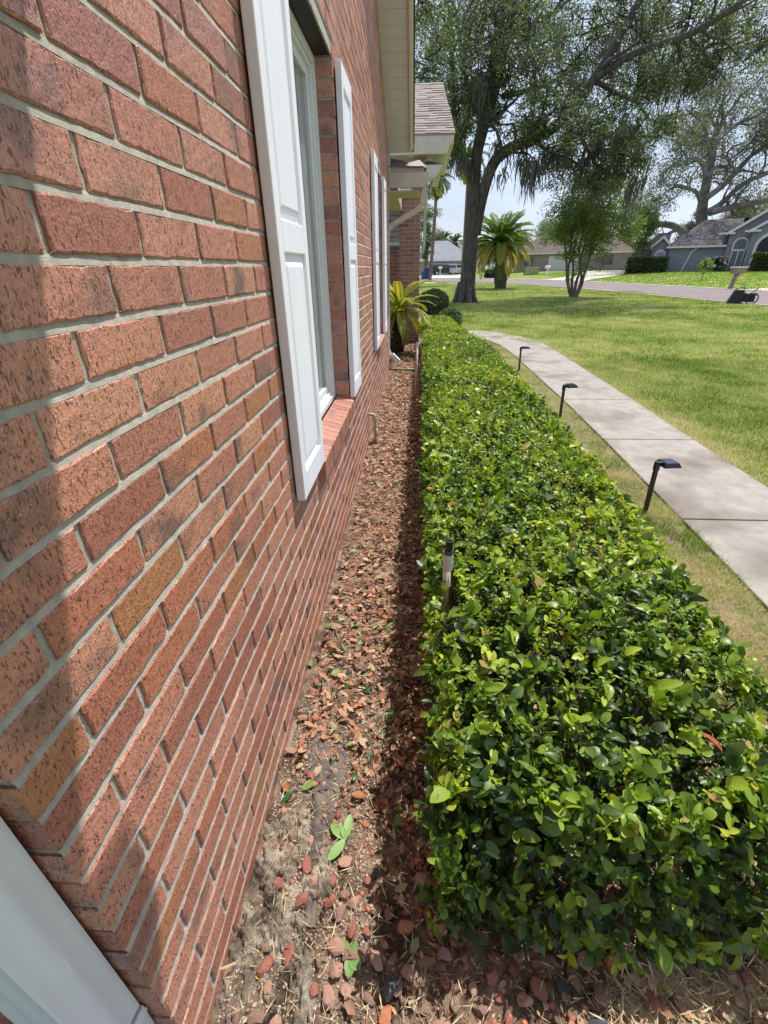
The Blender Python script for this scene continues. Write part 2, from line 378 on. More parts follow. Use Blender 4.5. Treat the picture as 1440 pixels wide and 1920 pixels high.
# windows
GLASS = bpy.data.materials.new('window glass'); GLASS.use_nodes = True; t = GLASS.node_tree; b = t.nodes['Principled BSDF']
b.inputs['Base Color'].default_value = (.75, .88, .82, 1); b.inputs['Roughness'].default_value = .02; b.inputs['Transmission Weight'].default_value = .75; b.inputs['IOR'].default_value = 1.6
def window(wa, wb):
    wd = bpy.data.objects.new('window', None); COL.objects.link(wd); wd.parent = house; wd.location = (0, 0, 0)
    z0, z1 = WZ[0]+.012, WZ[1]-.002
    x0 = -.079
    mb = MB()
    def ring(a, b, c, d, wi, xb, xf):
        mb.box(xb, xf, a, a+wi, c, d); mb.box(xb, xf, b-wi, b, c, d); mb.box(xb, xf, a+wi, b-wi, c, c+wi); mb.box(xb, xf, a+wi, b-wi, d-wi, d)
    ring(wa+.001, wb-.001, z0, z1, .032, -.17, x0); ring(wa+.034, wb-.034, z0+.033, z1-.033, .016, -.17, x0-.012)
    ring(wa+.0505, wb-.0505, z0+.0495, z1-.0495, .036, -.16, x0-.026)
    mb.build('frame', WHITEFRAME, wd, bevel=.003)
    g0, g1, h0, h1 = wa+.087, wb-.087, z0+.086, z1-.086
    mb = MB(); mb.box(-.128, -.122, g0, g1, h0, h1); mb.build('pane', GLASS, wd)
    mb = MB()
    for i in (1, 2): yy = g0+(g1-g0)*i/3; mb.box(-.140, -.131, yy-.009, yy+.009, h0, h1)
    for i in range(1, 5): zz = h0+(h1-h0)*i/5; mb.box(-.1395, -.1315, g0, g1, zz-.009, zz+.009)
    mb.build('muntins', WHITEFRAME, wd)
    mb = MB()
    n = 46
    for i in range(n):
        yy = g0+(g1-g0)*(i+.5)/n; w_ = (g1-g0)/n*.5
        mb.add([(-.24, yy-w_, h0), (-.255, yy, h0), (-.24, yy+w_, h0), (-.24, yy-w_, h1), (-.255, yy, h1), (-.24, yy+w_, h1)], [(0, 1, 4, 3), (1, 2, 5, 4)])
    mb.build('curtain', mat('sheer green grey curtain', lin((92, 110, 96)), rough=.9), wd)
    return wd
window(*W1); window(*W2)

# shutters
def shutter_parts():
    """raised panel shutter: local y 0..w, z 0..h, x from wall"""
    w_, h = .365, 1.53; T = .036
    mb = MB()
    sw = .052
    rails = [(0, .09), (.735, .815), (h-.085, h)]
    mb.box(.006, T, 0, sw, 0, h); mb.box(.006, T, w_-sw, w_, 0, h)
    for (a, b) in rails: mb.box(.006, T, sw, w_-sw, a, b)
    mb.build_args = None
    pn = MB()
    for (a, b) in ((.09, .735), (.815, h-.085)):
        y0, y1 = sw, w_-sw; d = .012; e = .034; xi = T-.013; xt = T-.003
        # recess floor, sloped raised field
        P0 = [(xi, y0, a), (xi, y1, a), (xi, y1, b), (xi, y0, b)]
        P1 = [(xi, y0+d, a+d), (xi, y1-d, a+d), (xi, y1-d, b-d), (xi, y0+d, b-d)]
        P2 = [(xt, y0+e, a+e), (xt, y1-e, a+e), (xt, y1-e, b-e), (xt, y0+e, b-e)]
        pn.add(P0+P1+P2, [(0, 1, 5, 4), (1, 2, 6, 5), (2, 3, 7, 6), (3, 0, 4, 7), (4, 5, 9, 8), (5, 6, 10, 9), (6, 7, 11, 10), (7, 4, 8, 11), (8, 9, 10, 11)])
    pn.box(.006, T-.02, sw, w_-sw, .08, h-.08)
    return mb, pn
mbf, pnf = shutter_parts()
sh = bpy.data.objects.new('shutter', None); COL.objects.link(sh); sh.parent = house
fr_ = mbf.build('frame', WHITE, sh, bevel=.0035); pn_ = pnf.build('raised_panel', WHITE, sh)
for i, y in enumerate((1.352, 2.752, 4.545, 5.80)):
    if i == 0: s = sh
    else:
        s = copy_tree(sh, house)
    s.location = (0, y, .70)

# rake soffit, fascia, roof
YM = (Y0+Y1)/2
mb = MB()
for side in (0, 1):
    n = 30; L_ = YM-Y0+.25
    for i in range(n):
        d0 = -.02+L_*i/n; d1 = -.02+L_*(i+1)/n-.004
        ya, yb = (Y0+d0, Y0+d1) if side == 0 else (Y1-d0, Y1-d1)
        if d0 > YM-Y0: continue
        za, zb = 2.70+.45*d0, 2.70+.45*d1
        mb.add([(.0, ya, za), (.275, ya, za), (.275, yb, zb), (.0, yb, zb), (.0, ya, za+.012), (.275, ya, za+.012), (.275, yb, zb+.012), (.0, yb, zb+.012)],
               [(0, 1, 2, 3), (7, 6, 5, 4), (0, 4, 5, 1), (1, 5, 6, 2), (2, 6, 7, 3), (3, 7, 4, 0)])
mb.build('soffit', BEIGE, house)
mb = MB()
def strip(x0, x1, zo0, zo1, e=.05):
    pts = [(Y0-e, 2.70+.45*(-e)), (YM, 2.70+.45*(YM-Y0)), (Y1+e, 2.70+.45*(-e))]
    mb.prism([(p[0], p[1]+zo0) for p in pts]+[(p[0], p[1]+zo1) for p in reversed(pts)], x0, x1, 'x')
strip(.277, .300, -.03, .125); strip(.3005, .318, .05, .16)
mb.build('rake_fascia', mat('cream trim paint', lin((214, 208, 190)), lin((206, 200, 182)), rough=.5, scale=4), house)
mb = MB(); strip(.3185, .334, .10, .175); mb.build('drip_edge', mat('dark drip edge', (.05, .05, .05, 1), rough=.4, metal=.3), house)
mb = MB(); 
pts = [(Y0-.3, 2.70-.135), (YM, 2.70+.45*(YM-Y0)), (Y1+.3, 2.70-.135)]
mb.prism([(p[0], p[1]+.18) for p in pts]+[(p[0], p[1]+.20) for p in reversed(pts)], -4, .33, 'x'); mb.build('roof', SHINGLE, house)

# downspouts
def downspout(path, wx, wy, parent, name='downspout', m=WHITEMETAL, ribs=True):
    """rectangular ribbed pipe following path of (x,y,z); built as one mesh"""
    mb = MB(); path = [np.array(p, float) for p in path]; n = len(path)
    prof = []
    k = 16; rb = lambda t, A_: A_*(1-math.cos(t*math.pi*4))*.5
    for i in range(k): t = i/k; prof.append((-wx/2+wx*t, -wy/2+rb(t, .0026)))
    for i in range(k): t = i/k; prof.append((wx/2-rb(t, .0026), -wy/2+wy*t))
    for i in range(k): t = i/k; prof.append((wx/2-wx*t, wy/2-rb(t, .0026)))
    for i in range(k): t = i/k; prof.append((-wx/2+rb(t, .0026), wy/2-wy*t))
    m_ = len(prof); vs = []; fs = []
    for i in range(n):
        d = path[min(i+1, n-1)]-path[max(i-1, 0)]; d /= np.linalg.norm(d)
        X = np.array([1.0, 0, 0]) if abs(d[0]) < .05 else np.cross(np.array([0, 1.0, 0]), d)
        X = X/np.linalg.norm(X); X = X*(1 if X[0] >= 0 else -1)
        Yv = np.cross(d, X); Yv = Yv if Yv[1] > 0 else -Yv
        for (a, b) in prof: vs.append(path[i]+X*a+Yv*b)
    for i in range(n-1):
        for j in range(m_): q = (j+1) % m_; fs.append((i*m_+j, i*m_+q, (i+1)*m_+q, (i+1)*m_+j))
    fs.append(tuple(range(m_))); mb.add(vs, fs)
    return mb.build(name, m, parent)
xc = -.066; ycn = .205
d1 = downspout([(xc, ycn, 2.4), (xc, ycn, .335)], .066, .075, house)
# flared collar and angled foot of the near downspout
mb = MB()
mb.prism([(xc-.037, .332), (xc+.037, .300), (xc+.037, .31), (xc-.037, .342)], ycn-.042, ycn+.042, 'y'); mb.build('collar', WHITEMETAL, d1, bevel=.003)
downspout([(xc, ycn, .325), (xc-.002, ycn, .25), (xc-.002, ycn-.03, .17), (xc, ycn-.13, .08)], .070, .079, d1, 'elbow')
mb = MB(); mb.box(xc-.036, xc+.036, ycn-.04, ycn+.041, .9, .925); mb.build('strap', WHITEMETAL, d1)
# unseen boxes added above the viewer to shade the near corner and downspout
mb = MB(); mb.box(-1.2, 1.6, -3.0, .90, 2.34, 2.50); mb.build('near_shade_slab', BEIGE, house, bevel=.01); mb = MB(); mb.box(.60, 1.6, .905, 1.05, 2.32, 2.52); mb.build('near_shade_strip', BEIGEGUT, house, bevel=.01)

# porch eave past the gable: gutter, fascia, small hip roof
mb = MB(); mb.prism([(0.0, 2.325), (.475, 2.325), (.50, 2.36), (.53, 2.475), (.53, 2.49), (.0, 2.49)], 7.30, 7.33, 'y')
mb.box(.50, .53, 7.33, 8.0, 2.36, 2.49); mb.box(-1.0, .53, 7.33, 7.36, 2.475, 2.49)
gut = mb.build('gutter', BEIGEGUT, house, bevel=.004)
mb = MB(); mb.box(0, .46, 7.335, 7.35, 2.49, 2.56); mb.box(.30, .46, 7.36, 8.0, 2.308, 2.53); mb.box(-.4, .44, 7.36, 8.0, 2.285, 2.305); mb.box(-.2, .1, 8.0, 9.86, 2.3, 2.5); mb.build('porch_fascia', BEIGEGUT, house, bevel=.003)
mb = MB(); mb.add([(-.3, 7.30, 2.565), (.50, 7.30, 2.53), (.50, 8.1, 2.53), (-.3, 8.1, 2.75), (-.3, 7.42, 2.70), (.16, 7.50, 2.65), (.16, 8.1, 2.66)],
       [(0, 1, 5, 4), (1, 2, 6, 5), (5, 6, 3, 4)]); mb.build('porch_roof', SHINGLE, house)
mb = MB(); mb.add([(.20, 7.285, 2.552), (.49, 7.285, 2.545), (.40, 7.45, 2.64), (.26, 7.36, 2.60)], [(0, 1, 2, 3)]); mb.build('hip_shingle', mat('pale hip shingle', lin((178, 168, 156)), rough=.9), house)
mb = MB(); mb.box(-1.5, .02, 7.32, 7.42, 2.3, 2.9); mb.box(-.12, .0, 7.281, 7.31, -.02, 2.33); mb.build('corner_board', BEIGE, house)
# far downspout
ed = downspout([(.475, 7.36, 2.33), (.478, 7.36, 2.22), (.455, 7.36, 2.14), (.38, 7.36, 2.075), (.06, 7.36, 1.92), (-.01, 7.36, 1.86), (-.028, 7.36, 1.76), (-.028, 7.36, .28), (.0, 7.33, .20), (.10, 7.26, .13)], .062, .08, house, m=BEIGEGUT)
mb = MB(); mb.prism([(.03, .21), (.06, .245), (.165, .145), (.13, .06)], 7.20, 7.29, 'y'); mb.build('outlet', WHITEMETAL, ed, bevel=.004)

# porch pillar, entry wall, beam
def brick_block(x0, x1, y0, y1, z0, z1, name, m, parent, face='-y'):
    vs, fs, av = [], [], []; c = 0; z = z0
    while z < z1-.03:
        # -y face bricks laid along x
        a = x0-(PITCH/2 if c % 2 else 0)
        while a < x1:
            p, q = max(a, x0)+.0, min(a+PITCH-JW, x1)
            if q-p > .02:
                n0 = len(vs); v = random.random()
                for X, Yq, Z in ((p, y0, z), (q, y0, z), (q, y1, z), (p, y1, z), (p, y0, z+S-JW), (q, y0, z+S-JW), (q, y1, z+S-JW), (p, y1, z+S-JW)): vs.append((X, Yq, Z)); av.append(v)
                fs += [tuple(n0+i for i in f) for f in ((3, 2, 1, 0), (4, 5, 6, 7), (0, 1, 5, 4), (1, 2, 6, 5), (2, 3, 7, 6), (3, 0, 4, 7))]
            a += PITCH
        c += 1; z += S
    me = bpy.data.meshes.new(name); me.from_pydata(vs, [], fs); at_ = me.attributes.new('var', 'FLOAT', 'POINT'); at_.data.foreach_set('value', np.array(av, dtype=np.float32)); me.update()
    return link(name, me, m, parent)
pl = brick_block(.055, .45, 9.9, 10.3, .02, 2.52, 'pillar', BRICK_SHADE, house)
MORTAR2 = mat('pale porch mortar', lin((196, 176, 164)), rough=.95)
mb = MB(); mb.box(.059, .446, 9.904, 10.296, -.02, 2.52); mb.build('mortar', MORTAR2, pl)
ew = brick_block(-1.2, .05, 10.9, 11.0, .02, 1.80, 'entry_wall', BRICK_SHADE, house)
mb = MB(); mb.box(-1.2, .046, 10.904, 11.0, -.02, 1.8); mb.build('mortar', MORTAR2, ew)
mb = MB()
for i in range(9): mb.prism([(10.86, 1.88+i*.09), (10.90, 1.88+i*.09), (10.90, 1.965+i*.09), (10.885, 1.965+i*.09)], -1.2, .06, 'x')
mb.build('lap_siding', mat('grey lap siding', lin((168, 166, 162)), lin((140, 138, 136)), scale=5), house)
mb = MB(); mb.box(-1.2, .08, 10.84, 10.90, 1.80, 1.86); mb.build('trim_board', BEIGE, house); mb = MB(); mb.box(-.3, .47, 9.85, 10.35, 2.52, 2.63); mb.build('beam', BEIGE, house)
# upper entry roof further along
mb = MB(); mb.prism([(-1, 3.19), (.88, 3.19), (.90, 3.22), (1.0, 3.42), (1.02, 3.47), (-1, 3.47)], 10.28, 10.32, 'y'); mb.box(-1, .88, 10.32, 13.2, 3.19, 3.21); mb.box(.9, 1.01, 10.32, 13.4, 3.33, 3.46)
mb.build('upper_gutter', BEIGEGUT, house, bevel=.004)
mb = MB(); n = 22
for i in range(n):
    t0, t1 = i/n, (i+1)/n; ya, yb = 10.27+1.75*t0, 10.27+1.75*t1; za, zb = 3.475+1.15*t0, 3.475+1.15*t1
    xa, xb = 1.03-.19*t0, 1.03-.19*t1
    xs = [-1.5]
    while xs[-1] < xa: xs.append(min(xs[-1]+random.uniform(.12, .3), xa))
    for p, q in zip(xs[:-1], xs[1:]):
        h = random.choice((.006, .012, .018))
        mb.add([(p, ya, za+h), (q-.003, ya, za+h), (min(q, xb), yb, zb), (p, yb, zb), (p, ya, za-.02), (q, ya, za-.02)], [(0, 1, 2, 3), (4, 5, 1, 0)], random.random())
mb.build('upper_roof', mat('weathered shingle tabs', lin((0, 0, 0)), rough=.95, ramp=[(0, lin((152, 140, 130))), (.5, lin((170, 158, 146))), (1, lin((128, 118, 110)))], bump=.5, bscale=150), house)
mb = MB(); mb.prism([(10.35, 3.3), (12.05, 4.60), (13.6, 3.3)], .60, .76, 'x'); mb.box(-1, .38, 11.05, 13.4, 0, 3.2); mb.build('upper_gable', BEIGE, house)
mb = MB(); mb.prism([(-.6, 2.84), (.70, 2.84), (.82, 3.0), (.835, 3.03), (-.6, 3.03)], 10.26, 10.30, 'y'); mb.box(.7, .83, 10.3, 12.5, 2.98, 3.03); mb.build('lower_gutter', BEIGEGUT, house, bevel=.004)
mb = MB(); mb.add([(.3, 10.26, 3.035), (.85, 10.26, 3.035), (.66, 10.55, 3.12), (.5, 10.55, 3.14)], [(0, 1, 2, 3)]); mb.build('lower_roof', SHINGLED, house)
pc = brick_block(.36, .53, 10.45, 10.8, 3.02, 3.19, 'upper_column', BRICK, house)
d3 = downspout([(.54, 10.9, 2.98), (.54, 10.9, 1.95), (.53, 10.9, 1.75), (.47, 10.9, 1.6), (.36, 10.9, 1.5), (.34, 10.9, .1)], .06, .07, house, m=BEIGEGUT)

# things fixed to the wall or standing by it
def pvc(name, pts, r, m, label, cat, group=None):
    mb = MB(); o = [np.mean([p[i] for p in pts]) for i in range(3)]; o = (pts[0][0], pts[0][1], 0)
    mb.tube(pts, r, 14); ob = mb.build(name, m, None, smooth=True, loc=o); tag(ob, label, cat, group); return ob
PVC = mat('weathered white pvc', lin((206, 200, 190)), lin((190, 176, 162)), rough=.5, scale=9, vec=(1, 1, .3))
PVCD = mat('sun stained pvc', lin((214, 196, 182)), lin((196, 176, 162)), rough=.55, scale=12, vec=(1, 1, .3))
pvc('drain_pipe', [(-.02, 3.86, .272), (.035, 3.86, .272), (.046, 3.86, .268), (.054, 3.86, .258), (.056, 3.86, .24), (.058, 3.86, .0)], .0125, PVC,
    'short white pvc drain pipe with elbow coming out of the brick wall', 'pipe')
def riser(x, y, zt, tip_, label):
    root = empty('sprinkler_riser', (x, y, 0), label=label, cat='sprinkler', group='pvc sprinkler risers at the hedge')
    dx, dy = .007, .02
    mb = MB(); mb.tube([(0, 0, 0), (dx*.9, dy*.9, zt-.06)], .0134, 14); mb.build('pipe', PVCD, root, smooth=True)
    mb = MB(); q = lambda z: (dx*z/zt, dy*z/zt, z)
    mb.tube([q(zt-.115), q(zt-.115), q(zt-.052), q(zt-.052)], [.0145, .0172, .0172, .0145], 16); mb.build('coupling', PVC, root, smooth=False)
    mb = MB(); mb.tube([q(zt-.054), q(zt-.054), q(zt-.036), q(zt-.036)], [.0142, .0168, .0158, .0142], 16); mb.build('adapter', mat('grey pvc', (.07, .075, .08, 1), rough=.4), root)
    mb = MB(); mb.tube([q(zt-.037), q(zt-.037), q(zt-.004), q(zt), q(zt), q(zt-.008)], [.0125, .013, .0133, .0142, .0108, .0095], 18); mb.build('nozzle', BLACK, root)
    return root
riser(.520, 1.30, .575, True, 'thick near pvc sprinkler riser with black nozzle in the left edge of the hedge')
riser(.412, 5.45, .70, True, 'thin distant pvc sprinkler riser standing between mulch bed and hedge')

# ------------------------------------------------------------------ ground, bed, path, street
def gz(x, y):
    """terrain height: flat lot, street, then a gentle rise on the far side"""
    x = np.asarray(x, float); y = np.asarray(y, float)
    xe = np.interp(y, [0, 29, 41, 51, 65, 84, 120], [20.5, 20.5, 18.8, 17.2, 15.0, 9.0, 9.0])
    return .62*np.clip((x-xe)/11.0, 0, 1)**.8*np.clip((y+30)/30, 0, 1)
def grid(name, x0, x1, nx, y0, y1, ny, zf, m, kind='structure', label=None, yp=None):
    xs = np.linspace(x0, x1, nx); ys = np.linspace(y0, y1, ny) if yp is None else yp; ny = len(ys)
    X, Y = np.meshgrid(xs, ys); Z = zf(X, Y); V = np.stack([X, Y, Z], -1).reshape(-1, 3)
    i = np.arange(nx-1)[None]+np.arange(ny-1)[:, None]*nx; Fc = np.stack([i, i+1, i+1+nx, i+nx], -1).reshape(-1, 4)
    o = np_mesh(name, V, Fc, m, smooth=True); tag(o, kind=kind); return o
def vnoise(x, y, f, seed=0):
    """cheap smooth noise from a lattice"""
    r = np.random.default_rng(seed).random((64, 64)); x = x*f; y = y*f; xi = np.floor(x).astype(int); yi = np.floor(y).astype(int); a = x-xi; b = y-yi
    a = a*a*(3-2*a); b = b*b*(3-2*b); g_ = lambda i, j: r[i % 64, j % 64]
    return (g_(xi, yi)*(1-a)+g_(xi+1, yi)*a)*(1-b)+(g_(xi, yi+1)*(1-a)+g_(xi+1, yi+1)*a)*b
G_A, G_B, G_DRY = lin((112, 132, 52)), lin((140, 150, 78)), lin((166, 152, 104))
LAWN = mat('lawn', lin((98, 122, 46)), lin((136, 148, 74)), rough=.95, spec=.1, scale=2.2, detail=9, lo=.32, hi=.7, c3=lin((168, 156, 104)), s3=.55, bump=.8, bscale=55, bdist=.02)
yp = np.concatenate([np.linspace(-6, 30, 60), np.linspace(31, 140, 80), np.array([180, 300, 600.])])
grid('ground', -300, 300, 601, 0, 0, 0, lambda X, Y: gz(X, Y)-.012, LAWN, yp=yp)
SOIL = mat('mulch soil', lin((92, 74, 64)), lin((156, 132, 114)), rough=.95, spec=.15, scale=26, detail=8, c3=lin((60, 46, 40)), s3=9, bump=1.0, bscale=130, bdist=.006)
SAND = mat('grey sandy dirt', lin((188, 176, 158)), lin((126, 114, 100)), rough=.95, spec=.15, scale=15, detail=9, lo=.38, hi=.62, c3=lin((58, 50, 44)), s3=11, bump=1.0, bscale=210, bdist=.008)
def bedz(X, Y):
    return .012+.022*(vnoise(X, Y, 9, 1)-.5)+.010*(vnoise(X, Y, 31, 2)-.5)+.006*(vnoise(X, Y, 80, 3)-.5)
grid('mulch_bed', .0, 1.62, 163, .0, 2.6, 261, lambda X, Y: bedz(X, Y)-.03*np.clip((X-1.45)/.17, 0, 1), SOIL)
grid('mulch_bed_far', -.4, 1.55, 40, 2.6, 12.0, 190, lambda X, Y: bedz(X, Y)-.03*np.clip((X-1.4)/.15, 0, 1)-.0005, SOIL)
def patch(name, poly_c, rx, ry, n, m, dz, h, kind):
    """irregular mound of loose dirt on the bed"""
    X, Y = np.meshgrid(np.linspace(-1, 1, n), np.linspace(-1, 1, n)); Rr = np.sqrt(X**2+Y**2)
    x = poly_c[0]+X*rx; y = poly_c[1]+Y*ry; edge = np.clip((1-Rr+.35*(vnoise(x, y, 14, 9)-.5))/.35, 0, 1)
    z = bedz(x, y)-.012+edge*(.012+h)+edge*dz*(vnoise(x, y, 34, 8)-.5)+edge*dz*.7*(vnoise(x, y, 85, 18)-.5)+edge*dz*.5*(vnoise(x+y*.3, y-x*.3, 190, 19)-.5)
    V = np.stack([x, y, z], -1).reshape(-1, 3); i = np.arange(n-1)[None]+np.arange(n-1)[:, None]*n
    Fc = np.stack([i, i+1, i+1+n, i+n], -1).reshape(-1, 4); return tag(np_mesh(name, V, Fc, m, smooth=True), kind=kind)
patch('dirt_patch', (.09, .45), .17, .42, 260, SAND, .026, .006, 'structure')
STRAWG = mat('matted straw', lin((196, 172, 140)), lin((150, 128, 104)), rough=.95, scale=60, detail=8, bump=.8, bscale=200, bdist=.004)
patch('straw_patch', (1.35, .40), .62, .52, 90, STRAWG, .010, .004, 'structure')
# exposed weed barrier
FAB = mat('faded weed barrier cloth', lin((104, 98, 96)), lin((74, 68, 66)), rough=.8, scale=20, bump=.5, bscale=300, bdist=.001, c3=lin((128, 114, 100)), s3=16)
xs = np.linspace(0, 1, 16); ys = np.linspace(.46, .98, 60); X, Y = np.meshgrid(xs, ys)
wv = .075+.03*np.sin(Y*9)+.02*np.sin(Y*23); cx = .165+.02*np.sin(Y*6)
xx = cx+(X-.5)*wv*1.6; V = np.stack([xx, Y, bedz(xx, Y)+.010+.004*np.sin(X*14+Y*20)-.012*np.abs(X-.5)*2], -1).reshape(-1, 3)
i = np.arange(15)[None]+np.arange(59)[:, None]*16; np_mesh('weed_barrier', V, np.stack([i, i+1, i+17, i+16], -1).reshape(-1, 4), FAB, smooth=True)
tag(bpy.data.objects['weed_barrier'], 'strip of torn dark grey landscape fabric showing through the dirt beside the wall', 'landscape fabric')

# path
PR = [(2.84, -3), (2.85, 1), (2.855, 2.53), (2.88, 4.0), (2.92, 5.4), (2.94, 7.03), (2.97, 8.7), (2.95, 9.75), (2.72, 10.9), (2.3, 11.6), (1.7, 11.95), (.5, 12.1), (-1, 12.1)]
PL = [(1.98, -3), (1.99, 1), (2.05, 2.53), (2.10, 4.0), (2.13, 5.4), (2.13, 7.03), (2.13, 8.7), (2.08, 9.6), (1.92, 10.3), (1.6, 10.8), (1.2, 11.05), (.5, 11.15), (-1, 11.15)]
CONC = mat('weathered concrete', lin((170, 163, 155)), lin((144, 138, 131)), rough=.9, spec=.2, scale=9, detail=12, lo=.3, hi=.7, c3=lin((124, 115, 106)), s3=1.6, bump=.5, bscale=240, bdist=.002)
def dens(P, n):
    P = np.array(P); t = np.linspace(0, len(P)-1, n); return np.stack([np.interp(t, range(len(P)), P[:, 0]), np.interp(t, range(len(P)), P[:, 1])], -1)
A, B = dens(PL, 289), dens(PR, 289); yj = [1.0, 2.53, 4.0, 5.42, 6.95, 8.5, 10.0, 11.2]
mb = MB(); cuts = [0, 36, 48, 61, 73, 96, 118, 140, 165, 190, 215, 240, 264, 288]
# joints by distance along the left edge
sl = np.concatenate([[0], np.cumsum(np.linalg.norm(np.diff((A+B)/2, axis=0), axis=1))]); yy = np.interp(sl, sl, sl)-3
cuts = [0]+[int(np.argmin(np.abs(yy-q))) for q in (-.4, 1.06, 2.53, 4.0, 5.42, 6.95, 8.5, 10.0, 11.5, 13.0)]+[288]
for a, b in zip(cuts[:-1], cuts[1:]):
    idx = np.linspace(a, b, max(3, (b-a)//3+2)); vs = []; 
    for q, t in enumerate(idx):
        L0 = np.array([np.interp(t, range(289), A[:, 0]), np.interp(t, range(289), A[:, 1])]); R0 = np.array([np.interp(t, range(289), B[:, 0]), np.interp(t, range(289), B[:, 1])])
        if q == 0: sh_ = .006
        elif q == len(idx)-1: sh_ = -.006
        else: sh_ = 0
        for Z in (.022, -.06):
            vs += [(L0[0], L0[1]+sh_, Z), (R0[0], R0[1]+sh_, Z)]
    fs = []; n = len(idx)
    for q in range(n-1):
        o = q*4; p = o+4; fs += [(o, o+1, p+1, p), (o+2, p+2, p+3, o+3), (o, p, p+2, o+2), (o+1, o+3, p+3, p+1)]
    fs += [(0, 2, 3, 1), ((n-1)*4, (n-1)*4+1, (n-1)*4+3, (n-1)*4+2)]
    mb.add(vs, fs)
o = mb.build('path', CONC, None, bevel=.006); tag(o, kind='structure')
mb = MB(); mb.prism([(a[0]+.02, a[1]) for a in A[::6]]+[(b[0]-.02, b[1]) for b in B[::-6]], -.05, .004, 'z'); tag(mb.build('path_base', mat('joint dirt', (.05, .042, .036, 1), rough=1), None), kind='structure')

# street
NE = [(14.0, -10), (13.9, 8), (13.04, 18.7), (12.68, 21), (12.2, 27), (11.37, 33.3), (9.8, 41.7), (7.0, 50.5), (3.5, 54), (0, 55.5), (-8, 57), (-60, 60)]
FE = [(21, -10), (20.6, 20), (19.9, 29.2), (18.1, 41.5), (16.6, 51.5), (13.0, 62), (9, 68), (3, 71.5), (-4, 73), (-12, 74), (-30, 75), (-70, 77)]
ASPH = mat('faded asphalt', lin((140, 128, 126)), lin((124, 114, 113)), rough=.95, spec=.15, scale=.9, detail=10, bump=.3, bscale=40, bdist=.01)
KERB = mat('concrete kerb', lin((196, 186, 172)), lin((170, 160, 148)), rough=.9, scale=2)
def ribbon(name, Lp, Rp, z, m, n=160, kind='structure', zf=None):
    A, B = dens(Lp, n), dens(Rp, n); V = []
    for a, b in zip(A, B): V += [(a[0], a[1], z), (b[0], b[1], z)]
    V = np.array(V, float)
    if zf is not None: V[:, 2] = zf(V[:, 0], V[:, 1])+z
    i = np.arange(n-1)*2; Fc = np.stack([i, i+1, i+3, i+2], -1); return tag(np_mesh(name, V, Fc, m), kind=kind)
ribbon('road', NE, FE, .006, ASPH)
off = lambda P, d: [(x+d, y) if i < 7 else (x+d*.5, y+d) for i, (x, y) in enumerate(P)]
def kerb(name, P, d):
    A, B = dens(P, 160), dens(off(P, d), 160); mb = MB(); vs = []; fs = []
    for a, b in zip(A, B): vs += [(a[0], a[1], .045), (b[0], b[1], .03), (b[0], b[1], -.1), (a[0], a[1], -.1)]
    for i in range(159): 
        for j in range(4): fs.append((i*4+j, i*4+(j+1) % 4, i*4+4+(j+1) % 4, i*4+4+j))
    mb.add(vs, fs); tag(mb.build(name, KERB, None), kind='structure')
kerb('kerb', NE, .32); kerb('far_kerb', FE, -.25)
# driveways and far pavement
DRV = mat('pale driveway concrete', lin((206, 196, 182)), lin((190, 180, 168)), rough=.9, scale=.6)
ribbon('driveway', [(17.0, 51.5), (22, 56), (33, 78)], [(14.6, 58.5), (20, 64), (29, 84)], .03, DRV, n=60, zf=gz)
ribbon('far_driveway', [(19.9, 31), (24, 31), (40, 40)], [(20.2, 24), (25, 25), (42, 33)], .03, DRV, n=40, zf=gz)
ribbon('far_pavement', [(-60, 50), (-8, 50.5), (2, 50.0), (6.6, 47.4)], [(-60, 52), (-8, 52.3), (2, 51.8), (7.2, 48.8)], .012, DRV, n=60)
ribbon('street_driveway', [(2.0, 73), (3.0, 86), (3.4, 98)], [(7, 72), (9, 85), (10, 98)], .03, DRV, n=40, zf=gz)

# edging across the bed
mb = MB(); mb.box(.02, .42, -.045, .045, -.02, .045); M_ = Matrix.Rotation(R(-9), 4, 'Z')
mb = MB(); mb.box(0, .41, -.045, .045, -.02, .048, M=M_)
tag(mb.build('bed_edging', mat('mossy concrete edging', lin((156, 144, 126)), lin((104, 98, 84)), rough=.95, scale=14, bump=.6, bscale=80, bdist=.004), None, bevel=.006, loc=None), 'low mossy concrete edging strip crossing the mulch bed near the downspout outlet', 'edging')
bpy.data.objects['bed_edging'].location = (.035, 7.12, 0)

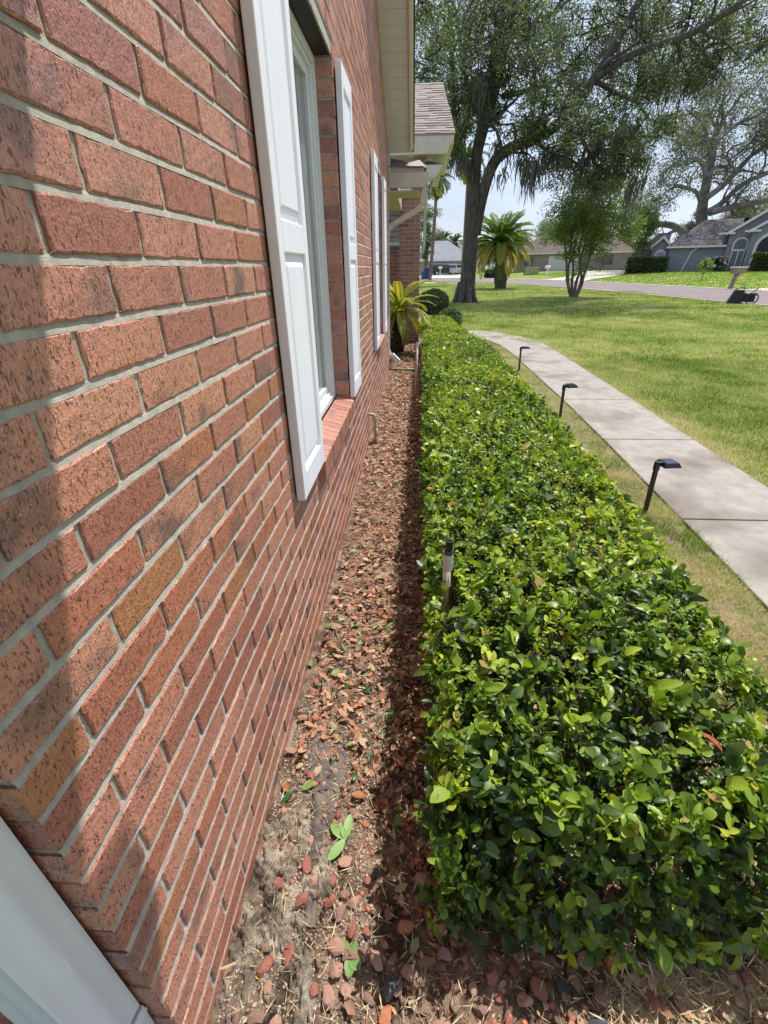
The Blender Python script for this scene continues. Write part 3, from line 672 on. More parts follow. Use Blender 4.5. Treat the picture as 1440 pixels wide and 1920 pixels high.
# ------------------------------------------------------------------ stones, litter
def rock_mesh(name, seed, m, n=2):
    import bmesh
    bm = bmesh.new(); bmesh.ops.create_icosphere(bm, subdivisions=n, radius=1.0); rr = np.random.default_rng(seed)
    ax = rr.normal(size=(13, 3)); ax /= np.linalg.norm(ax, axis=1, keepdims=True); dd = rr.uniform(.5, .8, 13)
    for v in bm.verts:
        p = np.array(v.co)
        for a, d in zip(ax, dd):
            t = p@a
            if t > d: p = p-a*(t-d)
        p *= 1+.025*rr.normal(); v.co = p*np.array([1.2, .95, .7])
    me = bpy.data.meshes.new(name); bm.to_mesh(me); bm.free(); me.materials.append(m)
    return me
RK = {'brick red': mat('brick red stone', lin((170, 104, 88)), lin((142, 84, 72)), rough=.85, scale=60, c3=lin((150, 128, 112)), s3=40, bump=.6, bscale=90, bdist=.002),
      'orange': mat('orange stone', lin((208, 132, 98)), lin((186, 106, 78)), rough=.85, scale=60, c3=lin((150, 128, 112)), s3=40, bump=.6, bscale=90, bdist=.002),
      'brownish': mat('brown stone', lin((158, 128, 114)), lin((130, 102, 90)), rough=.85, scale=30, bump=.6, bscale=90, bdist=.002),
      'dusty pink': mat('pink stone', lin((192, 152, 136)), lin((164, 122, 108)), rough=.85, scale=30, bump=.6, bscale=90, bdist=.002),
      'slate grey': mat('slate stone', lin((86, 84, 92)), lin((64, 62, 70)), rough=.7, scale=30)}
rk_meshes = {k: [rock_mesh('landscape_stone', 40+i+7*j, m) for i in range(4)] for j, (k, m) in enumerate(RK.items())}
def stone(x, y, s, kind, group, label, rz=None, sink=.12):
    o = bpy.data.objects.new('landscape_stone', random.choice(rk_meshes[kind])); COL.objects.link(o)
    o.scale = (s, s*random.uniform(.8, 1.15), s*random.uniform(.8, 1.2)); o.rotation_euler = (random.uniform(-.25, .25), random.uniform(-.25, .25), random.uniform(0, 6.28) if rz is None else rz)
    o.location = (x, y, float(bedz(np.array(x), np.array(y)))+s*.5*(1-2*sink)+.003); return tag(o, label, 'stone', group)
LB = {'brick red': 'one of the small brick red stones scattered on the bed between wall and hedge', 'orange': 'one of the small bright orange stones scattered on the bed beside the wall',
      'brownish': 'one of the small brown stones scattered under the near end of the hedge', 'dusty pink': 'one of the small dusty pink stones scattered on the bed', 'slate grey': 'one of the few dark slate grey stones among the red stones'}
cnt = 0; placed = []
for q in range(16000):
    x = random.uniform(.05, 1.25); y = random.uniform(.24, 2.0)
    if cnt >= 285: break
    if y < .60: pr = 1.0 if x > .20 else .22
    elif x > .50: continue
    else: pr = .20 if y < 1.0 else .13
    if random.random() > pr or (x > .8 and random.random() < .45): continue
    s = random.uniform(.011, .024) if y < .6 else random.uniform(.007, .0165)
    if any((x-a)**2+(y-b)**2 < ((s+c)*.92)**2 for a, b, c in placed): continue
    placed.append((x, y, s)); kind = random.choices(list(RK), [.30, .16 if y > .7 or x < .25 else .05, .30, .24, .03])[0]
    stone(x, y, s, kind, kind+' landscaping stones', LB[kind]); cnt += 1
o = stone(.372, .372, .026, 'slate grey', None, 'largest dark slate grey stone near the bottom edge in front of the hedge', rz=1.1)

# small gravel too fine to count
def scatter_rocks(name, n, xr, yr, s0, s1, m, kind='stuff'):
    import bmesh
    bm = bmesh.new(); bmesh.ops.create_icosphere(bm, subdivisions=1, radius=1.0); base = np.array([v.co[:] for v in bm.verts]); F0 = np.array([[v.index for v in f.verts] for f in bm.faces]); bm.free()
    x = rng.uniform(*xr, n); y = rng.uniform(*yr, n); s = rng.uniform(s0, s1, n); a = rng.uniform(0, 6.28, n)
    J = base[None]*(1+.22*rng.normal(size=(n, len(base), 1)))*np.stack([s, s*rng.uniform(.6, 1, n), s*rng.uniform(.35, .6, n)], -1)[:, None]
    X = J[..., 0]*np.cos(a)[:, None]-J[..., 1]*np.sin(a)[:, None]+x[:, None]; Y = J[..., 0]*np.sin(a)[:, None]+J[..., 1]*np.cos(a)[:, None]+y[:, None]
    Z = J[..., 2]+bedz(x, y)[:, None]+(s*.12)[:, None]
    V = np.stack([X, Y, Z], -1).reshape(-1, 3); Fc = (F0[None]+np.arange(n)[:, None, None]*len(base)).reshape(-1, 3)
    return tag(np_mesh(name, V, Fc, m, var=np.repeat(rng.random(n), len(base))), kind=kind)
GR = mat('mixed gravel', (0, 0, 0, 1), rough=.9, ramp=[(0, lin((132, 96, 84))), (.25, lin((202, 120, 88))), (.45, lin((160, 122, 104))), (.65, lin((108, 84, 74))), (.8, lin((200, 146, 118))), (1, lin((168, 156, 142)))])
scatter_rocks('gravel', 4200, (.03, .62), (.5, 3.4), .003, .009, GR); scatter_rocks('gravel_chips', 900, (.04, .55), (.7, 3.6), .008, .016, GR)
scatter_rocks('gravel_far', 2600, (.03, .5), (3.0, 9.6), .005, .016, GR)
scatter_rocks('gravel_near', 1100, (.4, 1.6), (.25, .75), .003, .010, GR)
scatter_rocks('dirt_crumbs', 9000, (.01, .34), (.22, 1.2), .001, .0042, mat('dirt crumbs', (0, 0, 0, 1), rough=.95, ramp=[(0, lin((96, 84, 74))), (.5, lin((150, 136, 120))), (1, lin((196, 184, 168)))]))
LITTER = mat('dry leaf litter', (0, 0, 0, 1), rough=.75, spec=.25, ramp=[(0, lin((70, 54, 46))), (.2, lin((140, 104, 82))), (.35, lin((198, 156, 128))), (.5, lin((112, 88, 76))), (.65, lin((210, 176, 144))), (.8, lin((172, 112, 88))), (.93, lin((198, 186, 156))), (1, lin((150, 160, 110)))], trans=.12, bump=.3, bscale=200)
def litter(name, n, xr, yr, l0, l1, lod, m, flat=.28, wr=(.35, .6), vr=(0, 1), zoff=.006, xs=None):
    x = rng.uniform(*xr, n) if xs is None else xs; y = rng.uniform(*yr, n); a = rng.uniform(0, 6.28, n); el = rng.normal(0, flat, n)
    D = np.stack([np.cos(a)*np.cos(el), np.sin(a)*np.cos(el), np.sin(el)], -1); Nn = nrmz(np.array([0, 0, 1.0])+rng.normal(0, flat, (n, 3)))
    L = rng.uniform(l0, l1, n); P = np.stack([x, y, bedz(x, y)+zoff+np.abs(rng.normal(0, .006, n))+np.abs(np.sin(el))*L*.4], -1)
    return leaf_arrays(P, D, Nn, L, L*rng.uniform(*wr, n), rng.uniform(*vr, n), lod, fold=rng.uniform(-.6, .9, n), curl=rng.normal(0, .35, n))
P_ = [litter('a', 1900, (.04, .62), (.85, 3.4), .016, .046, 'mid', None), litter('a2', 3600, (.03, .62), (.7, 3.6), .004, .014, 'lo', None), litter('b', 3800, (.02, .5), (3.2, 9.8), .02, .055, 'lo', None), litter('c', 330, (.3, 1.3), (.3, 1.0), .012, .036, 'mid', None), litter('c2', 2000, (.05, 1.5), (.25, 1.0), .004, .013, 'lo', None),
      litter('d', 2600, (.35, 1.4), (.6, 8), .02, .05, 'lo', None)]
V, Fc, A = merge(P_); tag(np_mesh('leaf_litter', V, Fc, LITTER, var=A), kind='stuff')
STRAW = mat('straw', (0, 0, 0, 1), rough=.9, spec=.15, ramp=[(0, lin((120, 100, 80))), (.35, lin((196, 174, 140))), (.75, lin((232, 214, 180))), (1, lin((170, 150, 120)))], trans=.15)
P_ = [litter('a', 4200, (.03, .55), (.3, 3.4), .012, .05, 'lo', None, flat=.2, wr=(.03, .07), zoff=.008), litter('b', 15000, (.80, 1.9), (.12, 1.1), .012, .05, 'lo', None, flat=.3, wr=(.03, .08), zoff=.006, vr=(.25, 1)),
      litter('c', 900, (.4, 1.0), (.25, .7), .01, .04, 'lo', None, flat=.3, wr=(.03, .08))]
V, Fc, A = merge(P_); tag(np_mesh('straw', V, Fc, STRAW, var=A), kind='stuff')

# ------------------------------------------------------------------ single fallen leaves
GREENF = mat('fallen green leaf', lin((132, 164, 92)), lin((104, 140, 70)), rough=.5, scale=30, trans=.2)
GREEND = mat('fallen dark green leaf', lin((56, 108, 48)), lin((44, 88, 42)), rough=.35, scale=30, trans=.2)
BROWNF = mat('brown dry leaf', lin((176, 118, 76)), lin((140, 84, 52)), rough=.6, scale=40, trans=.15)
YELF = mat('yellow fallen leaf', lin((206, 178, 92)), lin((190, 156, 70)), rough=.6, scale=40, trans=.2)
def one_leaf(name, x, y, L, W, az, m, label, group=None, z=None, el=.12, curl=.3, fold=.3, nv=None):
    P = np.zeros((1, 3)); D = np.array([[math.cos(az)*math.cos(el), math.sin(az)*math.cos(el), math.sin(el)]])
    Nn = nrmz(np.array([[random.uniform(-.3, .3), random.uniform(-.3, .3), 1.0]])) if nv is None else np.array([nv], float)
    V, Fc, A = leaf_arrays(P, D, Nn, L, W, np.array([.5]), 'hi', fold=fold, curl=curl)
    o = np_mesh(name, V, Fc, m, var=A, smooth=True); o.location = (x, y, (float(bedz(np.array(x), np.array(y)))+.012) if z is None else z); return tag(o, label, 'leaf', group)
for (px, py, L, az) in ((655, 1035, .05, .4), (722, 1085, .055, 2.8), (700, 1180, .04, 1.2), (725, 1183, .035, 2.0), (648, 1218, .05, 3.0), (585, 1250, .05, 2.3), (620, 1262, .045, .6), (600, 1290, .05, 2.2), (683, 1278, .04, 1.5),
                         (652, 1292, .04, 1.9), (660, 1178, .04, .5), (740, 1178, .04, 2.4), (640, 1105, .035, .9), (695, 1300, .05, 2.6), (672, 1210, .04, 1.0), (650, 1400, .03, .3), (662, 1468, .03, 1.2)):
    p = ground_at(px, py, .02); dk = (px*7+py) % 3 == 0
    one_leaf('fallen_leaf', p[0], p[1], L, L*.5, az, GREEND if dk else GREENF, ('glossy dark green' if dk else 'pale green')+' fallen hedge leaf lying on the litter between wall and hedge', ('dark' if dk else 'pale')+' green leaves fallen on the bed')
for q in range(34):
    x = random.uniform(.06, .40); y = .7+2.6*random.random()**1.4; dk = q % 3 == 0; L = random.uniform(.025, .05)
    one_leaf('fallen_leaf', x, y, L, L*random.uniform(.4, .6), random.uniform(0, 6.28), GREEND if dk else GREENF, ('glossy dark green' if dk else 'pale green')+' fallen hedge leaf lying on the litter between wall and hedge', ('dark' if dk else 'pale')+' green leaves fallen on the bed')
for i, (px, py, L, az, lb) in enumerate(((540, 1485, .04, 2.2, 'curled tan dry leaf lying closest to the brick wall on the sandy dirt'), (660, 1495, .042, .1, 'folded tan dry leaf lying across the torn landscape fabric'),
                              (960, 1795, .05, 2.0, 'brown dry leaf on the stones below the near end of the hedge'))):
    p = ground_at(px, py, .02); one_leaf('dry_leaf', p[0], p[1], L, L*.55, az, BROWNF, lb)
p = ground_at(1260, 1865, .02); one_leaf('yellow_leaf', p[0], p[1], .03, .014, 2.5, YELF, 'yellow fallen leaf on the straw at the bottom right')
p = ground_at(480, 1835, .02); one_leaf('yellow_petal', p[0], p[1], .014, .010, .5, mat('yellow petal', lin((224, 184, 30)), rough=.6), 'tiny bright yellow petal on the sandy dirt at the foot of the wall')
# broad leaved sprig by the wall
def sprig(px, py, specs, label, m, name='fallen_sprig'):
    p = ground_at(px, py, .02); root = empty(name, (p[0], p[1], float(bedz(np.array(p[0]), np.array(p[1])))+.012), label=label, cat='sprig')
    for (az, L, W, el) in specs:
        V, Fc, A = leaf_arrays(np.zeros((1, 3)), np.array([[math.cos(az)*math.cos(el), math.sin(az)*math.cos(el), math.sin(el)]]), np.array([[.1, -.15, 1.0]]), L, W, np.array([.5]), 'hi', fold=.2, curl=.15)
        np_mesh('leaf', V, Fc, m, root, var=A, smooth=True)
    mb = MB(); mb.tube([(0, 0, -.012), (.002, .0, .002)], .0022, 6); mb.build('stem', m, root)
sprig(648, 1578, [(1.45, .062, .024, .25), (2.5, .058, .026, .15), (-2.2, .066, .026, .1), (2.0, .03, .016, .5)], 'pale green broad leaved sprig lying beside the torn landscape fabric', mat('pale sprig leaf', lin((150, 184, 112)), lin((128, 166, 92)), rough=.5, scale=20, trans=.2))
sprig(655, 1795, [(2.3, .035, .024, .2), (-.6, .034, .026, .1), (-1.4, .035, .024, .1), (.9, .03, .014, .4)], 'green seedling with rounded leaves near the bottom edge of the bed', GREENF, 'seedling')

# ------------------------------------------------------------------ hedge
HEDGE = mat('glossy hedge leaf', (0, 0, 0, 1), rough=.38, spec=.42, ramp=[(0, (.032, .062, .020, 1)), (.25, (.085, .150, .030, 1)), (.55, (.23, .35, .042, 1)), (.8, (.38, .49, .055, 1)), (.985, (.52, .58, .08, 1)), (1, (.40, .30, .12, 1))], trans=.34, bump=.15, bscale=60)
TWIG = mat('hedge twig', (.09, .065, .045, 1), (.16, .12, .09, 1), rough=.9, scale=30)
def hedge_right(y): return np.interp(y, [.4, .7, 1.2, 2.0, 3.5, 5.5, 7.4, 8.2, 9.8], [1.28, 1.34, 1.37, 1.41, 1.42, 1.42, 1.38, 1.27, 1.12])
def hedge_left(y): return np.interp(y, [.5, 1.0, 2.0, 5, 9.8], [.44, .45, .45, .49, .51])
def hedge_top(x, y): return np.interp(y, [.4, .7, 1.2, 5.0, 6.9, 7.3, 8.0, 9.8], [.42, .44, .47, .50, .50, .46, .47, .53])+.035*(vnoise(x, y, 4.3, 21)-.5)+.035*(vnoise(x, y, 11, 22)-.5)
YBV = [.56, .54, .53, .53, .56, .64]
def make_hedge(name, y0, y1, seed, label, dens_top, dens_side, end0=True, bright=0.0):
    root = empty(name, (0.95, (y0+y1)/2, 0), label=label, cat='hedge', group='clipped hedges along the wall'); off_ = np.array([.95, (y0+y1)/2, 0])
    parts_hi, tw = [], MB()
    def shoots(n, kind):
        y = rng.uniform(y0, y1, n); l, r = hedge_left(y), hedge_right(y)
        if kind == 'fill':
            x = l+.06+(r-l-.12)*rng.random(n); z = rng.uniform(.16, .34, n); dep = np.full(n, .1); nn = np.array([0, 0, 1.0])+rng.normal(0, .4, (n, 3)); y = np.maximum(y, y0+.28 if y0 < 1 else y0)
        elif kind == 'top':
            x = l+(r-l)*rng.random(n); dep = np.abs(rng.exponential(.032, n)); dep = np.minimum(dep, .22); z = hedge_top(x, y)-dep
            nn = np.array([0, 0, 1.0])+rng.normal(0, .32, (n, 3)); nn[:, 0] += np.clip((x-r+.14)/.14, 0, 1)*.6-np.clip((l+.1-x)/.1, 0, 1)*.6
            ed = np.maximum(np.clip((x-r+.12)/.12, 0, 1), np.clip((l+.08-x)/.08, 0, 1)); z -= ed**2*.05
        elif kind in ('left', 'right'):
            sgn = -1 if kind == 'left' else 1; e = l if kind == 'left' else r
            h = rng.uniform(.08 if kind == 'right' else .10, 1, n)**.8; z = h*(hedge_top(e, y)-.03); inn = np.abs(rng.exponential(.045, n)); inn = np.minimum(inn, .3)
            x = e-sgn*(inn+.05*(1-h))+rng.normal(0, .012, n); dep = inn; nn = np.array([sgn*1.0, 0, .55])+rng.normal(0, .35, (n, 3))
        else:
            x = l+(r-l)*rng.random(n); yb = np.interp(x, [.44, .6, .8, 1.0, 1.2, 1.4], YBV)+.05*vnoise(x, x*0, 5, 33)-.02; h = rng.uniform(.10, 1, n)**.9; z = h*(hedge_top(x, y*0+.6)-.03)
            inn = np.minimum(np.abs(rng.exponential(.06, n)), .35); y = yb+inn-.11*np.sin(np.clip(1-h, 0, 1)*2.2); dep = inn; nn = np.array([0, -1.0, .6])+rng.normal(0, .35, (n, 3))
        P = np.stack([x, y, z], -1); return P, nrmz(nn), dep
    area = (y1-y0)
    sets = [('top', int(dens_top*area)), ('left', int(dens_side*area)), ('right', int(dens_side*.8*area))]
    if end0: sets.append(('end', int(dens_side*1.15)))
    sets.append(('fill', int(520*area)))
    LV = []
    for kind, n in sets:
        P, nn, dep = shoots(n, kind)
        # bare gaps in the clipped top
        if kind == 'top':
            keep = (vnoise(P[:, 0], P[:, 1], 13, 5) < .80) | (rng.random(n) < .35); P, nn, dep = P[keep], nn[keep], dep[keep]
        if end0:   # keep the near end rounded
            keep = P[:, 1] > np.interp(P[:, 0], [.44, .6, .8, 1.0, 1.2, 1.4], YBV)+.05*vnoise(P[:, 0], P[:, 0]*0, 5, 33)-.03-(0 if kind == 'top' else .10); P, nn, dep = P[keep], nn[keep], dep[keep]
        gap = (np.abs(P[:, 0]-.522) < .032) & (P[:, 1] > 1.08) & (P[:, 1] < 1.33) & (P[:, 2] > .25); P, nn, dep = P[~gap], nn[~gap], dep[~gap]
        n = len(P); k = 7
        big = np.clip(rng.normal(1, .28, n), .5, 1.8)*np.where(rng.random(n) < .05, 1.55, 1.0)
        vs_ = np.clip(.55+bright-dep*3.6+.23*rng.normal(size=n)+.35*(vnoise(P[:, 0], P[:, 1], 2.6, 44)-.5)-{'top': 0, 'left': .20, 'right': .08, 'end': .26, 'fill': .42}[kind], 0, 1)  # leaf tone lowered inside, on sides and near end: older leaves plus painted shade
        T = nrmz(np.cross(nn, rand_dir(n))); B2 = np.cross(nn, T)
        for j in range(k):
            a = j*2.4+rng.uniform(-.4, .4, n)+rng.uniform(0, 6.28, n)*(j == 0); el = np.clip(rng.normal(.75-.06*j, .38, n), -.3, 1.45)
            D = (T*np.cos(a)[:, None]+B2*np.sin(a)[:, None])*np.cos(el)[:, None]+nn*np.sin(el)[:, None]
            sz = big*rng.uniform(.011, .034, n)*(1.0 if j < 5 else .8); Pj = P-nn*(.005*j)[None] if False else P-nn*(.006*j)
            Nn = nrmz(nn+rng.normal(0, .35, (n, 3))); vv = np.clip(vs_+rng.normal(0, .09, n)+(.10 if j > 4 else 0), 0, 1)
            LV.append((Pj, D, Nn, sz, sz*rng.uniform(.42, .70, n), vv))
    P, D, Nn, L, W, vv = [np.concatenate([q[i] for q in LV]) for i in range(6)]
    dist = np.linalg.norm(P-CAM, axis=1); out = []; cutm = rng.random(len(P)) < .68
    for lo_, hi_, lod in ((0, 2.0, 'hi'), (2.0, 5.2, 'mid'), (5.2, 99, 'lo')):
        m_ = (dist >= lo_) & (dist < hi_)
        for lod_, mm in ((lod, m_), ) if lod != 'hi' else (('hi', m_ & cutm), ('cut', m_ & ~cutm)):
            if mm.any(): out.append(leaf_arrays(P[mm], D[mm], Nn[mm], L[mm]*(1 if lod_ != 'cut' else .72), W[mm], vv[mm], lod_, fold=rng.uniform(.05, .75, mm.sum()), curl=rng.uniform(-.2, .8, mm.sum())))
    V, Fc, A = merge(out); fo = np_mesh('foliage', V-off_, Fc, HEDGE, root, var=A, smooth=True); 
    # stems
    ns = int(26*(y1-y0)); 
    for i in range(ns):
        y = random.uniform(y0+.25, y1); x = random.uniform(hedge_left(y)+.1, hedge_right(y)-.15); p0 = np.array([x, y, -.01])-off_
        for q in range(4):
            tx = min(max(x+random.gauss(0, .14), hedge_left(y)+.05), hedge_right(y)-.05); tgt = np.array([tx, max(y+random.gauss(0, .14), y0+.20), random.uniform(.25, .42)])-off_
            mid = p0*.5+tgt*.5+np.array([random.gauss(0, .03), random.gauss(0, .03), random.uniform(-.02, .06)])
            tw.tube([p0, mid*.6+p0*.4, mid, tgt], [.006, .005, .0035, .002], 5, caps=False)
    tw.build('stems', TWIG, root); return root
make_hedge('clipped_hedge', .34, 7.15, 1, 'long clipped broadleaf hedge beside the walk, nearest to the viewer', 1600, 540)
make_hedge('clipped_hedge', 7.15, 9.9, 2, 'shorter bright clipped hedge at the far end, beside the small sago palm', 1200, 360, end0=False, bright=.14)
# a few long shoots and stuck leaves
SHOOT = mat('fresh hedge shoot leaf', lin((150, 186, 60)), lin((120, 160, 44)), rough=.35, scale=20, trans=.3)
one_leaf('dry_leaf', 1.085, .665, .052, .018, 2.4, mat('rust brown leaf', lin((176, 96, 62)), lin((140, 70, 44)), rough=.6, scale=60), 'rust brown dry leaf caught upright in the hedge top at the right', z=.455, el=.5, curl=.1, fold=.9)
one_leaf('dry_leaf', .462, 1.95, .035, .02, .3, BROWNF, 'small orange brown leaf caught on the left edge of the hedge', z=.47, el=.2)

# ------------------------------------------------------------------ grass
GRASS = mat('grass blades', (0, 0, 0, 1), rough=.6, spec=.25, ramp=[(0, lin((98, 122, 52))), (.25, lin((134, 160, 70))), (.5, lin((172, 192, 92))), (.72, lin((208, 200, 148))), (1, lin((226, 206, 172)))], trans=.32)
def path_l(y): return np.interp(y, [p[1] for p in PL[:9]], [p[0] for p in PL[:9]])
def path_r(y): return np.interp(y, [p[1] for p in PR[:9]], [p[0] for p in PR[:9]])
def blades(n, xr, yr, keepf, h0, h1, wd, dry, z0=0.0, xw=None):
    x = rng.uniform(*xr, n); y = rng.uniform(*yr, n); k = keepf(x, y); x, y = x[k], y[k]; n = len(x)
    h = rng.uniform(h0, h1, n)*(.6+.8*vnoise(x, y, 3, 61)); a = rng.uniform(0, 6.28, n); le = rng.uniform(.1, 1.0, n); b = rng.uniform(0, 6.28, n)
    P = np.stack([x, y, np.full(n, z0)], -1); S_ = np.stack([np.cos(b), np.sin(b), 0*b], -1)*(wd/2); T = P+np.stack([np.cos(a)*h*le, np.sin(a)*h*le, h], -1)
    M1 = P+np.stack([np.cos(a)*h*le*.3, np.sin(a)*h*le*.3, h*.6], -1)
    V = np.stack([P-S_, P+S_, M1+S_*.8, M1-S_*.8, T], 1).reshape(-1, 3); F_ = np.array([[0, 1, 2], [0, 2, 3], [3, 2, 4]]); Fc = (F_[None]+np.arange(n)[:, None, None]*5).reshape(-1, 3)
    var = np.clip(rng.random(n)**1.2*.8-.05+.6*(rng.random(n) < .10)+np.asarray(dry(x, y)), 0, 1); return V, Fc, np.repeat(var, 5)
VERGE = mat('dry verge', lin((150, 134, 106)), lin((104, 112, 58)), rough=.95, spec=.1, scale=9, detail=9, lo=.4, hi=.62, c3=lin((126, 108, 92)), s3=5, bump=.9, bscale=130, bdist=.006)
grid('verge', 1.25, 2.2, 30, .2, 10.6, 160, lambda X, Y: .002+.006*vnoise(X, Y, 9, 55)-.02*np.clip((Y-9.8)/.8, 0, 1), VERGE)
strip = lambda x, y: (x > hedge_right(np.clip(y, .4, 9.8))-.08) & (x < path_l(y)+.03*(vnoise(x, y, 14, 71)-.3)) & (vnoise(x, y, 7, 72) < .55+.4*rng.random(len(x))) 
dry1 = lambda x, y: .12+.9*(vnoise(x, y, 5, 73)-.35)+np.clip((1.1-y)/.5, 0, .6)
P_ = [blades(60000, (1.35, 2.16), (.3, 11), strip, .018, .05, .0028, dry1), blades(30000, (1.3, 2.16), (.3, 3.2), strip, .015, .042, .0024, dry1)]
V, Fc, A = merge(P_); tag(np_mesh('grass_strip', V, Fc, GRASS, var=A), kind='stuff')
lawnf = lambda x, y: ((y > 12.1) | (x > path_r(np.clip(y, -3, 9.5))-.03*(vnoise(x, y, 14, 74)-.3)-np.clip((y-9.6)*.9, 0, 5))) & ~((y > 9.6) & (y < 12.15) & (x < 2.4))
dry2 = lambda x, y: .03+.55*(vnoise(x, y, 1.1, 75)-.42)+.4*(vnoise(x, y, 4.2, 76)-.5)+.3*np.clip(.35-np.abs(x-path_r(np.clip(y, -3, 9.5))), 0, .35)/.35*(y < 10)
def tri_keep(x, y, k): return lawnf(x, y) & (x < 1.0+.66*(y+1.2)) 
P_ = [blades(170000, (2.8, 6.2), (2.2, 8), lambda x, y: tri_keep(x, y, 0), .02, .05, .0055, dry2), blades(150000, (.3, 10.5), (7.5, 16), lambda x, y: tri_keep(x, y, 0), .025, .055, .008, dry2),
      blades(120000, (-.5, 14), (15, 30), lambda x, y: tri_keep(x, y, 0) & (x < 13), .03, .06, .016, dry2), blades(40000, (-1, 14), (28, 50), lambda x, y: (x < np.interp(y, [n[1] for n in NE[:8]], [n[0] for n in NE[:8]])), .03, .06, .03, dry2)]
V, Fc, A = merge(P_); tag(np_mesh('lawn_grass', V, Fc, GRASS, var=A), kind='stuff')
FARG = mat('bright far grass', (0, 0, 0, 1), rough=.6, ramp=[(0, lin((96, 132, 44))), (.5, lin((140, 172, 60))), (1, lin((190, 190, 96)))], trans=.3)
V, Fc, A = blades(60000, (17, 60), (24, 75), lambda x, y: (x > np.interp(y, [n[1] for n in FE[:7]], [n[0] for n in FE[:7]])+.2) & (x < y*.72), .04, .08, .06, lambda x, y: x*0)
V[:, 2] += gz(V[:, 0], V[:, 1]); tag(np_mesh('far_grass', V, Fc, FARG, var=A), kind='stuff')

# ------------------------------------------------------------------ path lights
SOLAR = mat('solar cell glass', (.012, .02, .05, 1), (.02, .03, .075, 1), rough=.12, spec=.7, scale=60)
def path_light(x, y, rz, lean, label):
    root = empty('path_light', (x, y, 0), rz, label=label, cat='path light', group='black solar lights along the walk')
    h = .335; lx = lean
    mb = MB(); mb.add([(-.011, -.011, -.02), (.011, -.011, -.02), (.011, .011, -.02), (-.011, .011, -.02), (-.011+lx, -.011, h), (.011+lx, -.011, h), (.011+lx, .011, h), (-.011+lx, .011, h)],
                      [(3, 2, 1, 0), (4, 5, 6, 7), (0, 1, 5, 4), (1, 2, 6, 5), (2, 3, 7, 6), (3, 0, 4, 7)]); mb.build('post', BLACK, root, bevel=.002)
    mb = MB(); mb.box(-.0135+lx, .0135+lx, -.0135, .0135, h-.035, h+.008); mb.box(-.012+lx, .05+lx, -.013, .013, h+.0085, h+.018); mb.build('neck', BLACK, root, bevel=.0015)
    mb = MB(); z = h-.006; c = lx+.068; a, b_ = .054, .040
    mb.add([(c-a, -a, z), (c+a, -a, z), (c+a, a, z), (c-a, a, z), (c-b_, -b_, z+.026), (c+b_, -b_, z+.026), (c+b_, b_, z+.026), (c-b_, b_, z+.026)],
           [(3, 2, 1, 0), (4, 5, 6, 7), (0, 1, 5, 4), (1, 2, 6, 5), (2, 3, 7, 6), (3, 0, 4, 7)]); mb.build('head', BLACK, root, bevel=.0015)
    mb = MB(); mb.box(c-b_+.004, c+b_-.004, -b_+.004, b_-.004, z+.0262, z+.0275); mb.build('solar_panel', SOLAR, root)
path_light(1.875, 2.63, R(8), -.012, 'black solar path light nearest the viewer, between hedge and walk')
path_light(1.895, 4.66, R(10), -.012, 'middle one of the three black solar path lights')
path_light(1.955, 7.1, R(8), -.010, 'farthest of the three black solar path lights, where the walk starts to bend')

# ------------------------------------------------------------------ trees
def leafmat(name, ramp, trans=.3, rough=.5):
    return mat(name, (0, 0, 0, 1), rough=rough, spec=.3, ramp=ramp, trans=trans)
OAKL = leafmat('live oak leaf', [(0, (.045, .07, .036, 1)), (.4, (.10, .14, .06, 1)), (.75, (.19, .25, .09, 1)), (1, (.30, .35, .13, 1))])
YOUNG = leafmat('bright tree leaf', [(0, (.05, .09, .028, 1)), (.5, (.12, .19, .045, 1)), (1, (.25, .33, .075, 1))])
FARL = leafmat('far tree leaf', [(0, (.09, .115, .06, 1)), (.5, (.15, .18, .09, 1)), (1, (.24, .26, .13, 1))])
MOSS = mat('spanish moss', (.10, .105, .09, 1), (.17, .17, .145, 1), rough=1, scale=3, trans=.2)
def smooth_path(P, n=4):
    P = np.array(P, float)
    if len(P) < 3: return P
    out = []
    for i in range(len(P)-1):
        p0 = P[max(i-1, 0)]; p1 = P[i]; p2 = P[i+1]; p3 = P[min(i+2, len(P)-1)]
        for t in np.linspace(0, 1, n, endpoint=False):
            out.append(.5*((2*p1)+(-p0+p2)*t+(2*p0-5*p1+4*p2-p3)*t*t+(-p0+3*p1-3*p2+p3)*t**3))
    out.append(P[-1]); return np.array(out)
def cluster_leaves(C, n_per, sd, size, var0=.5, vspread=.2, lod='lo', flat=.7):
    """C (m,3) cluster centres"""
    m = len(C); P = np.repeat(C, n_per, 0)+rng.normal(size=(m*n_per, 3))*sd*np.array([1, 1, flat]); n = len(P)
    cv = np.repeat(np.clip(var0+vspread*rng.normal(size=m), 0, 1), n_per); D = rand_dir(n); Nn = nrmz(rand_dir(n)+np.array([0, 0, .6]))
    L = size*rng.uniform(.7, 1.35, n); return leaf_arrays(P, D, Nn, L, L*rng.uniform(.4, .6, n), np.clip(cv+rng.normal(0, .12, n), 0, 1), lod)
def limb_mesh(mb, P, r0, r1, sides=8, wob=0.0, n=4):
    Q = smooth_path(P, n); k = len(Q)
    if wob: Q[1:-1] += rng.normal(size=(k-2, 3))*wob
    t = np.linspace(0, 1, k); rr = r0+(r1-r0)*t**.8; mb.tube(list(Q), list(rr), sides); return Q, rr
